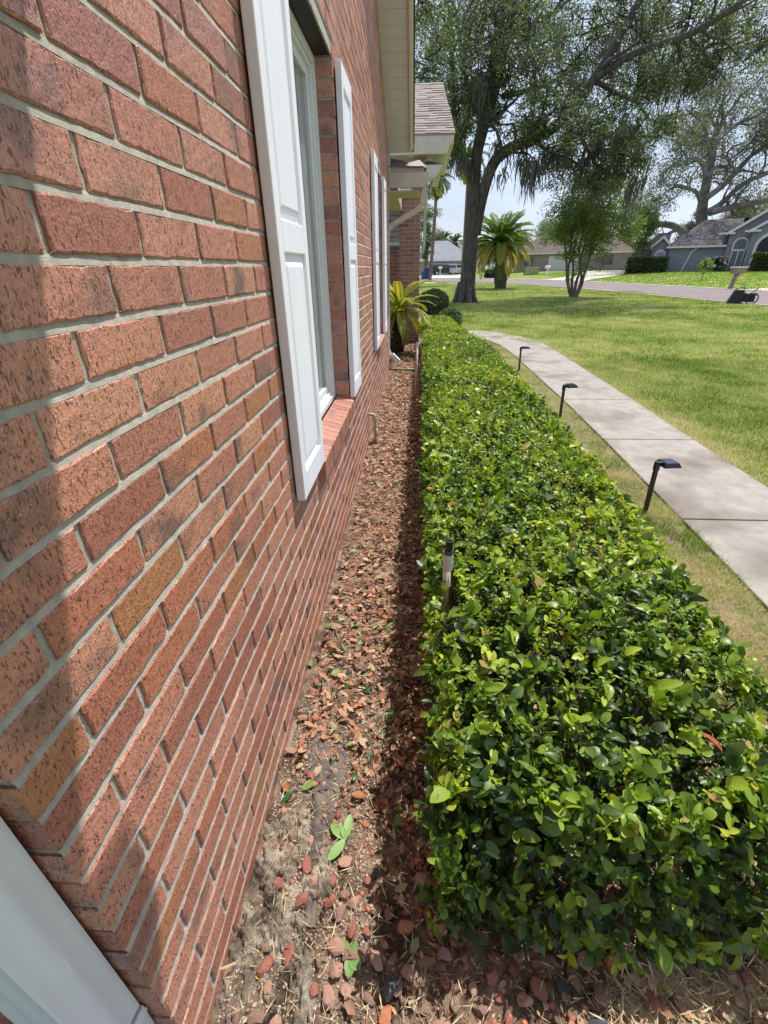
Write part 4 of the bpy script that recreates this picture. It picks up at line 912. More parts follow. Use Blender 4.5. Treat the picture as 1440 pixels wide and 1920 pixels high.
def spawn(mb, Q, rr, count, length, lv, tips, up_=.3, minr=.012, spread=1.0, droop=0.0, t0=.25, skel=None):
    k = len(Q)
    for _ in range(count):
        i = int(random.uniform(t0, 1)*(k-1)); p = Q[i]; d0 = Q[min(i+1, k-1)]-Q[max(i-1, 0)]; d0 = d0/(np.linalg.norm(d0)+1e-9)
        s = rand_dir(1)[0]; s -= d0*(s@d0); s /= np.linalg.norm(s)+1e-9
        d = d0*.55+s*spread+np.array([0, 0, up_]); d /= np.linalg.norm(d); L = length*random.uniform(.6, 1.25); pts = [p]; q = p.copy(); dd = d.copy(); m_ = 5
        for j in range(m_):
            dd = dd+rng.normal(size=3)*.33+np.array([0, 0, .08-droop*j]); dd /= np.linalg.norm(dd); q = q+dd*L/m_; pts.append(q.copy())
        rs = max(min(rr[i]*.6, L*.035+.008), minr); ra = [rs*(1-.85*(j/m_)) for j in range(m_+1)]; mb.tube(pts, ra, 5 if lv < 2 else 4, caps=False)
        pa = np.array(pts)
        if lv <= 0: tips += [pa[-1], pa[-2], pa[-3]]
        else: spawn(mb, pa, ra, 4 if lv > 1 else 5, L*.55, lv-1, tips, up_*.7, minr*.7, spread, droop, .3); tips += [pa[-1]]
def moss_strands(pts, lens, name, parent, off_, w0=.034):
    V = []; Fc = []; n = 0
    for p, L in zip(pts, lens):
        for s in range(random.randint(9, 16)):
            q = p+np.array([random.gauss(0, .12), random.gauss(0, .12), random.uniform(-.1, .2)]); l = L*random.uniform(.35, 1.0); k = 6; a = random.uniform(0, 3.14); wv = np.array([math.cos(a), math.sin(a), 0])*random.uniform(.5, 1.2)*w0
            for j in range(k+1):
                t = j/k; c = q+np.array([math.sin(t*5+a)*.04+random.gauss(0, .015), math.cos(t*4+a)*.04, -l*t]); ww = wv*(1-t)**.6*(.6+.8*random.random())
                V += [c-ww, c+ww]
            for j in range(k): b = n+2*j; Fc.append((b, b+1, b+3, b+2))
            n += 2*(k+1)
    return np_mesh(name, np.array(V)-off_, Fc, MOSS, parent)

# --- big live oak in the front lawn
oak = empty('live_oak', (2.58, 22.0, 0), label='large mossy live oak with a dark forked trunk standing in the front lawn', cat='tree'); O = np.array([2.58, 22.0, 0])
def rel(mb, name, m, parent, off_, smooth=True): return mb.build(name, m, parent, smooth=smooth, loc=None) if off_ is None else _rel(mb, name, m, parent, off_, smooth)
def _rel(mb, name, m, parent, off_, smooth):
    mb.v = [(a-off_[0], b-off_[1], c-off_[2]) for a, b, c in mb.v]; return mb.build(name, m, parent, smooth=smooth)
T = MB(); tips = []; limbs = []
def L2(px): return [at(a, b, 22+(c if len(q) > 2 else 0)) for q in px for a, b, c in [tuple(q)+((0,) if len(q) == 2 else ())]]
tr = [(871, 572), (875, 550), (878, 520), (881, 480), (884, 430), (887, 385), (889, 345)]
Q = smooth_path(L2(tr), 4); rr = np.interp(np.linspace(0, 1, len(Q)), [0, .10, .25, .6, 1], [.52, .41, .32, .28, .26]); T.tube(list(Q), list(rr), 16)
for a in np.linspace(0.3, 6.58, 9)[:-1]:   # root flare
    T.tube([Q[0]+np.array([math.cos(a)*.78, math.sin(a)*.78, -.10]), Q[0]+np.array([math.cos(a)*.55, math.sin(a)*.55, .02]), Q[0]+np.array([math.cos(a)*.38, math.sin(a)*.38, .28]), Q[0]+np.array([math.cos(a)*.25, math.sin(a)*.25, .9])], [.07, .12, .15, .12], 8)
ls = [([(888, 365), (893, 300), (905, 230), (918, 160), (931, 85), (944, 0), (956, -90)], .24, .15), ([(892, 300), (908, 240), (925, 185), (945, 100), (965, 5), (985, -90)], .19, .13),
      ([(890, 440), (900, 385), (914, 335), (932, 297, -.3), (965, 274, -.6), (1000, 262, -.8), (1040, 238, -1), (1080, 200, -1.2), (1112, 150, -1.5), (1150, 90, -1.5), (1200, 0, -1.5), (1230, -60, -1.5)], .26, .10),
      ([(884, 345), (866, 285), (856, 240, .5), (849, 180, 1), (847, 100, 1), (843, 0, 1)], .15, .08), ([(1112, 150, -1.5), (1190, 100, -2), (1290, 66, -2.5), (1370, 18, -3), (1440, -30, -3)], .13, .06),
      ([(1112, 150, -1.5), (1150, 172, -1), (1200, 200, -.5), (1240, 262, 0)], .08, .03), ([(1080, 200, -1.2), (1092, 260, -1), (1118, 312, -1), (1122, 350, -1)], .09, .04), ([(905, 230), (885, 190), (868, 130, 1), (862, 70, 1.5), (850, 0, 2)], .14, .05),
      ([(930, 90), (975, 60, 1), (1040, 20, 2), (1100, -30, 3)], .12, .05), ([(1000, 262, -.8), (1030, 285, -1), (1070, 300, -1), (1100, 320, -.5)], .07, .03), ([(944, 180), (990, 170, 1.5), (1040, 150, 2.5), (1090, 100, 3)], .11, .04), ([(1290, 66, -2.5), (1330, 110, -2), (1360, 150, -2)], .05, .02)]
for P_, a, b_ in ls:
    Q, rr = limb_mesh(T, L2(P_), a, b_, 9); limbs.append((Q, rr)); spawn(T, Q, rr, 8, 1.9, 1, tips, up_=.1, droop=.03)
rel(T, 'trunk', BARK, oak, O)
blobs = [(795, 30, 42), (812, 100, 48), (800, 175, 40), (822, 215, 40), (850, 50, 55), (862, 140, 45), (900, 20, 55), (845, 262, 24), (880, 190, 34), (940, 150, 38), (985, 40, 55), (1000, 110, 52), (1040, 60, 60), (1060, 140, 58), (1010, 188, 45),
         (1050, 215, 44), (1110, 50, 55), (1135, 130, 48), (1090, 240, 38), (1150, 205, 44), (1190, 250, 32), (1130, 290, 32), (1180, 310, 26), (1170, 30, 45), (1232, 60, 40), (1290, 30, 44), (1350, 60, 36), (1262, 118, 36), (1325, 118, 28), (1400, 30, 44),
         (1222, 165, 26), (1285, 158, 20), (1245, 235, 18), (985, 238, 20), (1065, 280, 24), (955, 15, 40), (1425, 90, 26), (1150, 345, 20), (1110, 340, 18), (1010, 250, 22), (925, 215, 18), (870, 240, 14), (1200, 110, 40), (1240, 20, 40)]
Cc = []
for (bx, by, br) in blobs:
    dz = random.uniform(-3.0, 3.0); c = at(bx, by, 22+dz); r_ = br*(22+dz)/F/.97; n = int(34+br*2.0)
    p = rand_dir(n)*(rng.random(n)**.45)[:, None]*r_*np.array([1, 1.5, .82])+c; Cc.append(p)
    for _ in range(5):
        q = p[random.randrange(n)]; Tm = MB()
allc = np.concatenate(Cc+[np.array(tips)])
# fine twigs from blob centres to cluster points
T = MB()
for p, (bx, by, br) in zip(Cc, blobs):
    c = p.mean(0)
    hubs = p[rng.integers(0, len(p), 9)]*.6+c*.4
    for h_ in hubs: m_ = (c+h_)/2+rng.normal(size=3)*.25; T.tube([c+rng.normal(size=3)*.3, m_, h_], [.035, .025, .016], 4, caps=False)
    for q in p[::3]: h_ = hubs[np.argmin(np.linalg.norm(hubs-q, axis=1))]; m_ = (h_+q)/2+rng.normal(size=3)*.08; T.tube([h_, m_, q], [.014, .010, .004], 3, caps=False)
rel(T, 'twigs', BARK, oak, O)
V, Fc, A = cluster_leaves(allc[rng.random(len(allc)) < .84], 22, .13, .082, .52, .28); np_mesh('crown', V-O, Fc, OAKL, oak, var=A)
mp_ = []; ml = []
for (bx, by, L, k) in ((842, 290, 1.1, 4), (862, 285, .9, 3), (872, 300, .8, 2), (935, 320, .9, 2), (930, 268, .7, 2), (970, 290, .8, 3), (990, 300, .9, 3), (985, 310, 1.5, 3), (1000, 310, 1.3, 3), (1010, 300, .8, 3), (1035, 290, 1.0, 3), (1060, 300, .8, 3), (1122, 320, 1.5, 5),
                       (1120, 250, 1.6, 4), (1160, 270, 1.3, 4), (1170, 250, 1.8, 4), (1192, 340, 1.4, 3), (1095, 300, 1.0, 3), (1180, 240, 1.2, 4), (1206, 290, 1.0, 2), (1255, 150, 1.1, 3), (1300, 165, .7, 2), (1080, 150, 1.2, 4), (1155, 60, 1.6, 4), (1050, 60, 1.2, 4), (885, 60, 1.2, 3), (1215, 130, 1.4, 4), (1340, 120, .8, 2), (900, 150, 1.0, 3)):
    for _ in range(k): mp_.append(at(bx+random.gauss(0, 7), by+random.gauss(0, 8), 21.2+random.uniform(-.6, .6))); ml.append(L)
moss_strands(mp_, ml, 'spanish_moss', oak, O)

# --- crape myrtle
my = empty('crape_myrtle', (8.07, 25.0, 0), label='small multi trunk tree with bright leaves on the lawn right of the big oak', cat='tree'); O = np.array([8.07, 25.0, 0]); T = MB(); tips = []
for P_ in ([(1072, 560), (1064, 530), (1062, 490), (1058, 450), (1050, 415)], [(1074, 560), (1072, 535), (1075, 500), (1070, 460), (1078, 410)], [(1076, 560), (1080, 530), (1088, 505), (1086, 470), (1094, 430), (1096, 390)], [(1078, 560), (1086, 540), (1100, 500), (1108, 470), (1112, 430), (1126, 400)],
           [(1079, 560), (1090, 535), (1094, 520), (1106, 480), (1122, 455), (1142, 430)], [(1073, 560), (1066, 540), (1066, 500), (1074, 475), (1082, 440)], [(1077, 558), (1084, 545), (1090, 520), (1088, 490), (1100, 450)]):
    Q, rr = limb_mesh(T, [at(a, b, 25+random.uniform(-.5, .5)*(i > 1)) for i, (a, b) in enumerate(P_)], .085, .03, 7); spawn(T, Q, rr, 5, 1.1, 1, tips, up_=.5, t0=.55)
rel(T, 'trunk', mat('smooth brown bark', (.10, .08, .065, 1), (.19, .155, .13, 1), rough=.8, scale=6, vec=(1, 1, .3)), my, O)
Cc = [np.array(tips)]
for (bx, by, br) in ((1055, 405, 32), (1090, 385, 36), (1130, 385, 38), (1160, 420, 34), (1042, 440, 24), (1120, 430, 34), (1090, 350, 26), (1150, 360, 26), (1175, 390, 26), (1185, 430, 20), (1060, 432, 18), (1100, 410, 30)):
    dz = random.uniform(-1.3, 1.3); n = int(26+br*2.2); Cc.append(rand_dir(n)*(rng.random(n)**.5)[:, None]*br*25/F*np.array([1, 1, .85])+at(bx, by, 25+dz))
V, Fc, A = cluster_leaves(np.concatenate(Cc), 19, .12, .085, .62, .22); np_mesh('crown', V-O, Fc, YOUNG, my, var=A)

# --- large spreading oak behind the grey house
D2 = 66.0; so = empty('spreading_oak', tuple(at(1317, 500, D2)), label='huge sparse spreading oak with sinuous grey limbs rising behind the grey house', cat='tree'); O = at(1317, 500, D2); T = MB(); tips = []
z2 = lambda a, b: (1000+a/3.2, b/3.2)
for P_, a, b_, n_ in (([(1000, 1720), (1005, 1600), (1010, 1310), (1020, 1200), (1045, 1060), (1072, 940), (1085, 850), (1108, 780), (1140, 715), (1128, 640), (1150, 560)], .82, .11, 11), ([(1035, 1190), (1130, 1120), (1220, 1030), (1300, 940), (1400, 870), (1500, 800)], .36, .18, 11),
    ([(1050, 1270), (1130, 1220), (1250, 1110), (1400, 1040), (1520, 1010)], .36, .2, 9), ([(1060, 1275), (1200, 1240), (1400, 1205), (1550, 1180)], .4, .2, 8), ([(1035, 1060), (1010, 975), (950, 950), (880, 990), (820, 1000), (760, 1060)], .28, .10, 12), ([(1000, 1200), (975, 1150), (920, 1130), (850, 1120), (800, 1150)], .25, .1, 9),
    ([(1085, 850), (1150, 800), (1230, 740), (1330, 700), (1420, 640)], .3, .12, 12), ([(1045, 1060), (1100, 1000), (1180, 1000), (1160, 930), (1200, 880), (1260, 860)], .26, .08, 9), ([(1072, 940), (1040, 850), (1030, 760), (960, 690), (920, 660)], .26, .07, 12),
    ([(1140, 715), (1200, 640), (1260, 560), (1330, 520)], .2, .06, 9), ([(1108, 780), (1060, 700), (1050, 620), (1010, 560)], .2, .06, 9), ([(1220, 1030), (1180, 960), (1260, 900), (1330, 820), (1380, 740)], .2, .06, 9),
    ([(1000, 1500), (940, 1430), (850, 1360), (780, 1345), (700, 1345), (675, 1290), (640, 1260), (560, 1200)], .44, .30, 7)):
    dy = random.uniform(-4, 4) if a < 1 else 0
    Q, rr = limb_mesh(T, [at(*z2(u, v_), D2+dy*min(i, 2)/2) for i, (u, v_) in enumerate(P_)], a, b_, 9); spawn(T, Q, rr, max(4, int(n_*.7)), 5.2, 2, tips, up_=.25, minr=.045, spread=1.0)
rel(T, 'trunk', mat('grey far bark', (.15, .135, .13, 1), (.24, .22, .205, 1), rough=.95, scale=1.0), so, O)
tp = np.array(tips); tp = tp[rng.random(len(tp)) < .7]
V, Fc, A = cluster_leaves(tp, 7, .42, .22, .55, .25); np_mesh('crown', V-O, Fc, FARL, so, var=A)

def bushy(name, px, Y, base_py, top_py, halfw, label, m=FARL, nc=160, per=26, lsz=.16, group='trees behind the houses', trunk=True, sd=None, tr_r=.25):
    b0 = at(px, base_py, Y); b0[2] = float(gz(b0[0], b0[1])); top = at(px, top_py, Y)[2]; r = halfw*Y/F; h = top-b0[2]
    root = empty(name, tuple(b0), label=label, cat='tree', group=group); T = MB(); tips = []
    if trunk:
        Q, rr = limb_mesh(T, [(0, 0, -.1), (random.gauss(0, .2), 0, h*.3), (random.gauss(0, .4), random.gauss(0, .3), h*.7)], tr_r, tr_r*.4, 7); spawn(T, Q, rr, 9, r*.8, 1, tips, up_=.5, minr=.03, t0=.3); T.build('trunk', BARKL, root, smooth=True)
    C = []
    for k in range(7):
        c = np.array([random.uniform(-.55, .55)*r, random.uniform(-.5, .5)*r, h*random.uniform(.42, .82)]); n = nc//7; C.append(rand_dir(n)*(rng.random(n)**.4)[:, None]*r*.55*np.array([1, 1, .7])+c)
    C.append(rand_dir(12)*r*.2+np.array([0, 0, h*.92])); C = np.concatenate(C+([np.array(tips)] if tips else [])); C = C[C[:, 2] > h*.12]
    V, Fc, A = cluster_leaves(C, per, sd or r*.10, lsz, .5, .2); np_mesh('crown', V, Fc, m, root, var=A); return root
def pine(px, Y, top_py, label, lean=0.0, r=.22, crown=1.0):
    b0 = at(px, 500, Y); b0[2] = float(gz(b0[0], b0[1])); h = at(px, top_py, Y)[2]-b0[2]; root = empty('pine_tree', tuple(b0), label=label, cat='tree', group='tall thin pines beyond the street'); T = MB(); tips = []
    Q, rr = limb_mesh(T, [(0, 0, -.1), (lean*.4, 0, h*.5), (lean, 0, h*.97)], r, r*.35, 7); spawn(T, Q, rr, 11, h*.13*crown, 1, tips, up_=.2, minr=.03, t0=.6); T.build('trunk', BARKL, root, smooth=True)
    V, Fc, A = cluster_leaves(np.array(tips), 26, h*.016, .22, .4, .2); np_mesh('crown', V, Fc, FARL, root, var=A)
pine(882, 95, 350, 'tall thin pine seen between the house and the big oak trunk', r=.30)
pine(1085, 100, 375, 'pine with small round crown above the large sago palm', r=.25)
bushy('evergreen_tree', 800, 70, 505, 352, 22, 'light green tree immediately right of the brick pillar', YOUNG, 150, 24, .18)
bushy('evergreen_tree', 826, 120, 505, 432, 22, 'dark tree just above the left end of the far grey roof', FARL, 150, 24, .3)
bushy('evergreen_tree', 1030, 105, 505, 408, 34, 'green tree behind the brown roof, above the large sago palm', FARL, 220, 26, .26)
bushy('evergreen_tree', 1075, 110, 505, 385, 34, 'green tree behind the brown roof and the crape myrtle', FARL, 220, 26, .26)
bushy('evergreen_tree', 965, 115, 505, 428, 30, 'green tree behind the crown of the large sago palm', FARL, 180, 26, .26)
bushy('evergreen_tree', 1285, 95, 500, 392, 26, 'rounded olive tree over the left end of the grey house roof', FARL, 200, 26, .24)
bushy('evergreen_tree', 1350, 92, 500, 372, 38, 'wide olive tree behind the ridge of the grey house', FARL, 260, 26, .24)
bushy('evergreen_tree', 1420, 90, 500, 350, 44, 'olive tree at the right edge behind the grey house gable', FARL, 300, 26, .24)
bushy('evergreen_tree', 1195, 60, 505, 362, 24, 'yellow green tree between the crape myrtle and the grey house', YOUNG, 240, 28, .15)
bushy('evergreen_tree', 1165, 92, 505, 440, 34, 'low dark tree behind the white pickup', FARL, 200, 26, .26)
bushy('evergreen_tree', 905, 118, 505, 445, 26, 'dark tree behind the big oak trunk', FARL, 150, 26, .28)

# --- palms
FROND = mat('palm frond', (0, 0, 0, 1), rough=.45, spec=.4, ramp=[(0, (.05, .085, .025, 1)), (.4, (.12, .19, .04, 1)), (.7, (.40, .43, .08, 1)), (.9, (.58, .46, .06, 1)), (1, (.40, .27, .09, 1))], trans=.35)
def frond(P0, az, el, L, droop, width, nleaf, var, segs=9, vee=.5, tipl=1.0, lw=.012):
    """feather leaf: returns V, F, A (midrib strip + leaflets)"""
    d = np.array([math.cos(az), math.sin(az), 0.0]); pts = []; p = np.array(P0, float); e = el
    for i in range(segs+1):
        pts.append(p.copy()); p = p+(d*math.cos(e)+np.array([0, 0, math.sin(e)]))*L/segs; e -= droop/segs*(1+i/segs)
    pts = np.array(pts); side = np.array([-d[1], d[0], 0.0]); t = np.linspace(.12, .99, nleaf); idx = t*segs; base = np.stack([np.interp(idx, range(segs+1), pts[:, k]) for k in range(3)], -1)
    tan = nrmz(np.gradient(pts, axis=0)); tn = np.stack([np.interp(idx, range(segs+1), tan[:, k]) for k in range(3)], -1); upv = nrmz(np.cross(np.broadcast_to(side, tn.shape), tn)); upv = upv*np.sign(upv[:, 2:3]+1e-6) if el < 1.2 else upv
    prof = np.sin(np.clip(t*1.02, 0, 1)*math.pi)**.45*width; out = []
    for s in (-1, 1):
        D = nrmz(side*s+tn*.55+upv*vee+rng.normal(0, .05, tn.shape)); out.append(leaf_arrays(base, D, upv, prof*rng.uniform(.9, 1.1, nleaf), np.full(nleaf, lw), np.clip(var+rng.normal(0, .05, nleaf), 0, 1), 'lo', curl=.35))
    rs = []; w_ = np.linspace(.010, .003, segs+1)[:, None]*L; V = np.concatenate([pts+side*w_, pts-side*w_]); F_ = []
    for i in range(segs): F_ += [[i, i+1, segs+1+i], [i+1, segs+2+i, segs+1+i]]
    out.append((V, np.array(F_), np.full(len(V), min(1, var+.1)))); return merge(out)
# young sago palm at the far end of the bed
SG = at(748, 584, 8.55); base = (.05, 8.75, 0); sg = empty('sago_palm', base, label='small yellowish sago palm growing by the wall beside the downspout outlet', cat='palm')
Ps = []; o_ = np.array([SG[0]-base[0]-.0, SG[1]-base[1], SG[2]])
for i in range(34):
    az = i*2.399+random.uniform(-.2, .2); q = i/34; el = 1.25-q*1.75+random.uniform(-.12, .12); v_ = np.clip(.66+.16*q+random.gauss(0, .07)+(.2 if q > .8 else 0), 0, 1)
    L = random.uniform(.70, .88)*(1 if q < .75 else .9)
    Ps.append(frond(o_, az, el, L, .75+.6*q,   .095, 66, v_, vee=.35, lw=.024))
V, Fc, A = merge(Ps); np_mesh('fronds', V, Fc, FROND, sg, var=A)
mb = MB(); n = 12; tp = [np.array([0, 0, -.02]), o_*.5+np.array([.03, 0, -.02]), o_-np.array([0, 0, .02])]; mb.tube(smooth_path(tp, 5), list(np.linspace(.13, .085, 11)), 12)
for i in range(110): t = random.random(); p = o_*t; a = random.uniform(0, 6.28); q = p+np.array([math.cos(a), math.sin(a), 0])*.11; mb.tube([p, q, q+np.array([math.cos(a)*.03, math.sin(a)*.03, .05])], [.02, .016, .004], 4)
mb.build('trunk', mat('shaggy palm trunk', (.05, .035, .022, 1), (.11, .08, .05, 1), rough=1, scale=20), sg)
# big palm by the street
def big_palm(name, px, Y, base_py, cen_py, L, nf, label, tr, vbase, nleaf=60, group=None, droop=1.1, lw=.05, wd=.5, cat='palm', low=1.75, dead=0, skew=0.0, shag=60):
    b0 = at(px, base_py, Y); b0[2] = 0 if Y < 50 else float(gz(b0[0], b0[1])); c = at(px+skew, cen_py, Y); root = empty(name, tuple(b0), label=label, cat=cat, group=group); o_ = c-b0; Ps = []
    for i in range(nf):
        q = i/nf; az = i*2.399+random.uniform(-.2, .2); el = 1.42-q*low+random.uniform(-.1, .1); v_ = np.clip(vbase+(.5 if (q > .66 and random.random() < .75) else 0)+random.gauss(0, .06)+q*.1, 0, 1)
        Ps.append(frond(o_, az, el, L*random.uniform(.85, 1.08), droop*(.7+q*.6), wd, nleaf, v_, lw=lw))
    V, Fc, A = merge(Ps); np_mesh('fronds', V, Fc, FROND, root, var=A); mb = MB(); Q = smooth_path([(0, 0, -.1), tuple(o_*.3+np.array([.04, 0, 0])), tuple(o_)], 5); mb.tube(list(Q), list(np.interp(np.linspace(0, 1, len(Q)), [0, .08, .5, 1], [tr*1.25, tr*.95, tr, tr*.8])), 12)
    for i in range(shag): t = random.uniform(.1, 1); p = o_*t; a = random.uniform(0, 6.28); q = p+np.array([math.cos(a), math.sin(a), .2])*tr*.95; mb.tube([p, q, q+np.array([math.cos(a)*.06, math.sin(a)*.06, .12])*tr*2], [tr*.2, tr*.18, tr*.05], 4)
    mb.build('trunk', mat('palm trunk', (.075, .06, .045, 1), (.15, .12, .095, 1), rough=1, scale=8) if shag else BARKL, root); return root
big_palm('date_palm', 938, 36, 541, 462, 2.7, 74, 'large bushy palm with yellow lower fronds near the street behind the big oak', .42, .34, 60, wd=.42, low=1.75, droop=1.0, lw=.04)
big_palm('cabbage_palm', 806, 62, 520, 338, 2.1, 34, 'tall slim palm with a grey trunk just right of the porch roof', .20, .22, 24, group='slim palms beyond the lawn', wd=.55, lw=.10, low=2.7, skew=14, shag=0)
big_palm('cabbage_palm', 866, 44, 527, 300, 1.9, 26, 'slim palm trunk leaning directly behind the big oak trunk', .17, .22, 24, group='slim palms beyond the lawn', wd=.5, lw=.10, low=2.7, skew=14, shag=0)
big_palm('cabbage_palm', 832, 125, 505, 452, 3.0, 24, 'low dark cabbage palm rising above the left slope of the far grey roof', .3, .10, 20, group='slim palms beyond the lawn', wd=.8, lw=.2, low=2.5, shag=0)
big_palm('cabbage_palm', 853, 125, 505, 456, 3.0, 24, 'low dark cabbage palm rising above the ridge of the far grey roof', .3, .10, 20, group='slim palms beyond the lawn', wd=.8, lw=.2, low=2.5, shag=0)
big_palm('cabbage_palm', 1212, 78, 505, 418, 2.3, 18, 'small palm left of the grey house gable', .18, .25, 18, group='slim palms beyond the lawn', wd=.5, lw=.12, low=2.4, shag=0)

# ------------------------------------------------------------------ small shrubs near the walk
def shrub(name, x, y, z0, r, h, n, m, label, cat='shrub', lsz=.035, per=1, stem=None):
    root = empty(name, (x, y, 0), label=label, cat=cat); d = rand_dir(n); rad = 1-np.abs(rng.exponential(.10, n)); P = d*np.clip(rad, .3, 1)[:, None]*np.array([r, r, h/2])*(1+.12*vnoise(d[:, 0]*3+5, d[:, 2]*3+5, 2, 3))[:, None]+np.array([0, 0, z0+h/2])
    out = []
    for j in range(5):
        D = nrmz(d+rng.normal(0, .7, (n, 3))); out.append(leaf_arrays(P+rng.normal(0, .006, (n, 3)), D, nrmz(d+rng.normal(0, .5, (n, 3))), lsz*rng.uniform(.6, 1.2, n), lsz*.55, np.clip(.45+(rad-1)*1.5+rng.normal(0, .16, n), 0, 1), 'lo', curl=.2))
    V, Fc, A = merge(out); np_mesh('foliage', V, Fc, m, root, var=A); mb = MB()
    for q in range(6): a = q*1.05; mb.tube([(0, 0, -.02), (.02*math.cos(a), .02*math.sin(a), z0*.6), (r*.5*math.cos(a), r*.5*math.sin(a), z0+h*.45)], [.014, .012, .006], 5)
    mb.build('stems', TWIG, root); return root
BOXW = mat('boxwood leaf', (0, 0, 0, 1), rough=.5, spec=.4, ramp=[(0, (.02, .035, .014, 1)), (.5, (.05, .085, .025, 1)), (1, (.12, .17, .05, 1))], trans=.2)
shrub('boxwood_shrub', .80, 11.9, .34, .35, .58, 3800, BOXW, 'dark round clipped boxwood shrub behind the far end of the hedge', lsz=.028)
shrub('variegated_shrub', 1.16, 11.2, .10, .25, .46, 1500, mat('variegated leaf', (0, 0, 0, 1), rough=.4, ramp=[(0, (.06, .10, .03, 1)), (.5, (.18, .25, .09, 1)), (1, (.42, .48, .26, 1))], trans=.25), 'small pale variegated shrub between the round boxwood and the hedge end', lsz=.045)

# ------------------------------------------------------------------ grey house
GREYW = mat('blue grey stucco', lin((138, 140, 150)), lin((128, 130, 140)), rough=.9, scale=2, bump=.2, bscale=30, bdist=.01)
TRIMW = mat('white trim', lin((214, 214, 210)), lin((204, 204, 200)), rough=.6, scale=2)
WIN = mat('dark window', (.03, .04, .05, 1), (.05, .06, .07, 1), rough=.08, spec=.8, scale=2)
def poly_arch(u0, u1, z0, zs, n=12, e=0.0):
    c = (u0+u1)/2; r = (u1-u0)/2; return [(u0, z0)]+[(c-r*math.cos(math.pi*i/n), zs+r*math.sin(math.pi*i/n)*.92) for i in range(n+1)]+[(u1, z0)]
hx = at(1280, 494.6, 58.0); gh = empty('grey_house', (float(hx[0]), float(hx[1]), .65), R(-27.2), label='blue grey stucco house with white gable trim and dark roof across the street', cat='house')
mb = MB(); mb.box(-4.3, -1.8, 1.2, 9, -.8, 2.35); mb.prism([(-3.3, -.8), (-1.55, -.8), (-1.55, 2.45), (-2.42, 3.35), (-3.3, 2.45)], .6, 4, 'y'); mb.box(-1.6, 4.4, 0, 10, -.8, 2.4)
mb.prism([(3.55, -.8), (11.2, -.8), (11.2, 3.55), (7.35, 6.15), (3.55, 3.55)], -.35, 8, 'y'); mb.prism([(5.3, -.8), (10.6, -.8), (10.6, 3.7), (7.95, 5.35), (5.3, 3.7)], -1.2, 2, 'y'); mb.box(8.6, 14, -2.0, 3, -.8, 2.9)
mb.build('wall', GREYW, gh)
mb = MB(); E0 = 2.35; 
mb.add([(-2.0, -.4, E0), (4.4, -.4, E0), (4.6, 5.0, 5.0), (1.0, 4.6, 5.0), (-2.2, 9.5, E0), (4.6, 9.5, E0), (14, 5, 5.0), (14, 9.5, E0)], [(0, 1, 2, 3), (0, 3, 4), (3, 2, 5, 4), (2, 6, 7, 5)])
mb.add([(-4.6, .9, 2.35), (-1.9, .9, 2.35), (-1.9, 4.4, 3.9), (-3.2, 4.4, 3.9), (-4.6, 9, 2.35)], [(0, 1, 2, 3), (0, 3, 4)])
for (ul, ur, uc, zl, zc, yf, yb) in ((3.2, 11.5, 7.35, 3.50, 6.32, -.7, 7), (4.95, 10.95, 7.95, 3.60, 5.52, -1.55, 2), (-3.65, -1.2, -2.42, 2.35, 3.50, .3, 4)):
    mb.prism([(ul, zl-.06), (uc, zc-.06), (ur, zl-.06), (ur, zl), (uc, zc), (ul, zl)], yf+.06, yb, 'y')
mb.add([(8.3, -2.4, 2.95), (14, -2.4, 2.95), (14, .5, 4.2), (9.2, .5, 4.2)], [(0, 1, 2, 3)])
mb.build('roof', SHINGLED, gh)
mb = MB()
for (ul, ur, uc, zl, zc, yf) in ((3.2, 11.5, 7.35, 3.50, 6.32, -.7), (4.95, 10.95, 7.95, 3.60, 5.52, -1.55), (-3.65, -1.2, -2.42, 2.35, 3.50, .3)):
    mb.prism([(ul, zl-.30), (uc, zc-.30), (ur, zl-.30), (ur, zl-.02), (uc, zc-.02), (ul, zl-.02)], yf-.08, yf+.06, 'y')
mb.box(-1.9, 3.5, -.50, -.36, E0-.12, E0+.06); mb.box(-4.6, -3.3, .8, .9, 2.25, 2.37); mb.box(8.25, 14, -2.5, -2.4, 2.8, 2.97)
mb.box(2.5, 3.9, -.9, -.5, 3.32, 3.48); mb.box(4.6, 5.9, -1.75, -1.3, 3.42, 3.58); mb.box(-3.95, -3.3, .1, .5, 2.2, 2.34); mb.box(-1.55, -.95, .1, .5, 2.2, 2.34)
mb.build('trim', TRIMW, gh)
mb = MB(); mb.tube([(.95, -.42, 2.3), (.8, -.1, 2.05), (.55, -.05, 1.85), (.0, -.06, -.1)], .085, 6); mb.build('downspout', TRIMW, gh)
mb = MB(); mb.prism(poly_arch(-2.95, -1.85, .5, 1.65), .50, .59, 'y'); w1 = mb.build('window', TRIMW, gh); mb = MB(); mb.prism(poly_arch(-2.8, -2.0, .5, 1.6), .44, .49, 'y'); mb.build('pane', mat('pale blind', lin((150, 156, 166)), rough=.5), w1)
mb = MB(); mb.prism(poly_arch(3.98, 5.28, 1.9, 2.45), -.50, -.36, 'y'); w2 = mb.build('window', TRIMW, gh); mb = MB(); mb.prism(poly_arch(4.15, 5.12, 2.0, 2.45), -.56, -.51, 'y'); mb.box(4.15, 5.12, -.46, -.40, .1, 1.85); mb.build('pane', WIN, w2)
mb = MB(); mb.box(4.05, 5.2, -.54, -.47, 1.82, 1.99); mb.box(4.60, 4.70, -.54, -.47, .1, 1.815); mb.box(4.05, 4.145, -.54, -.47, .1, 1.815); mb.box(5.125, 5.2, -.54, -.47, .1, 1.815); mb.build('frame', TRIMW, w2)
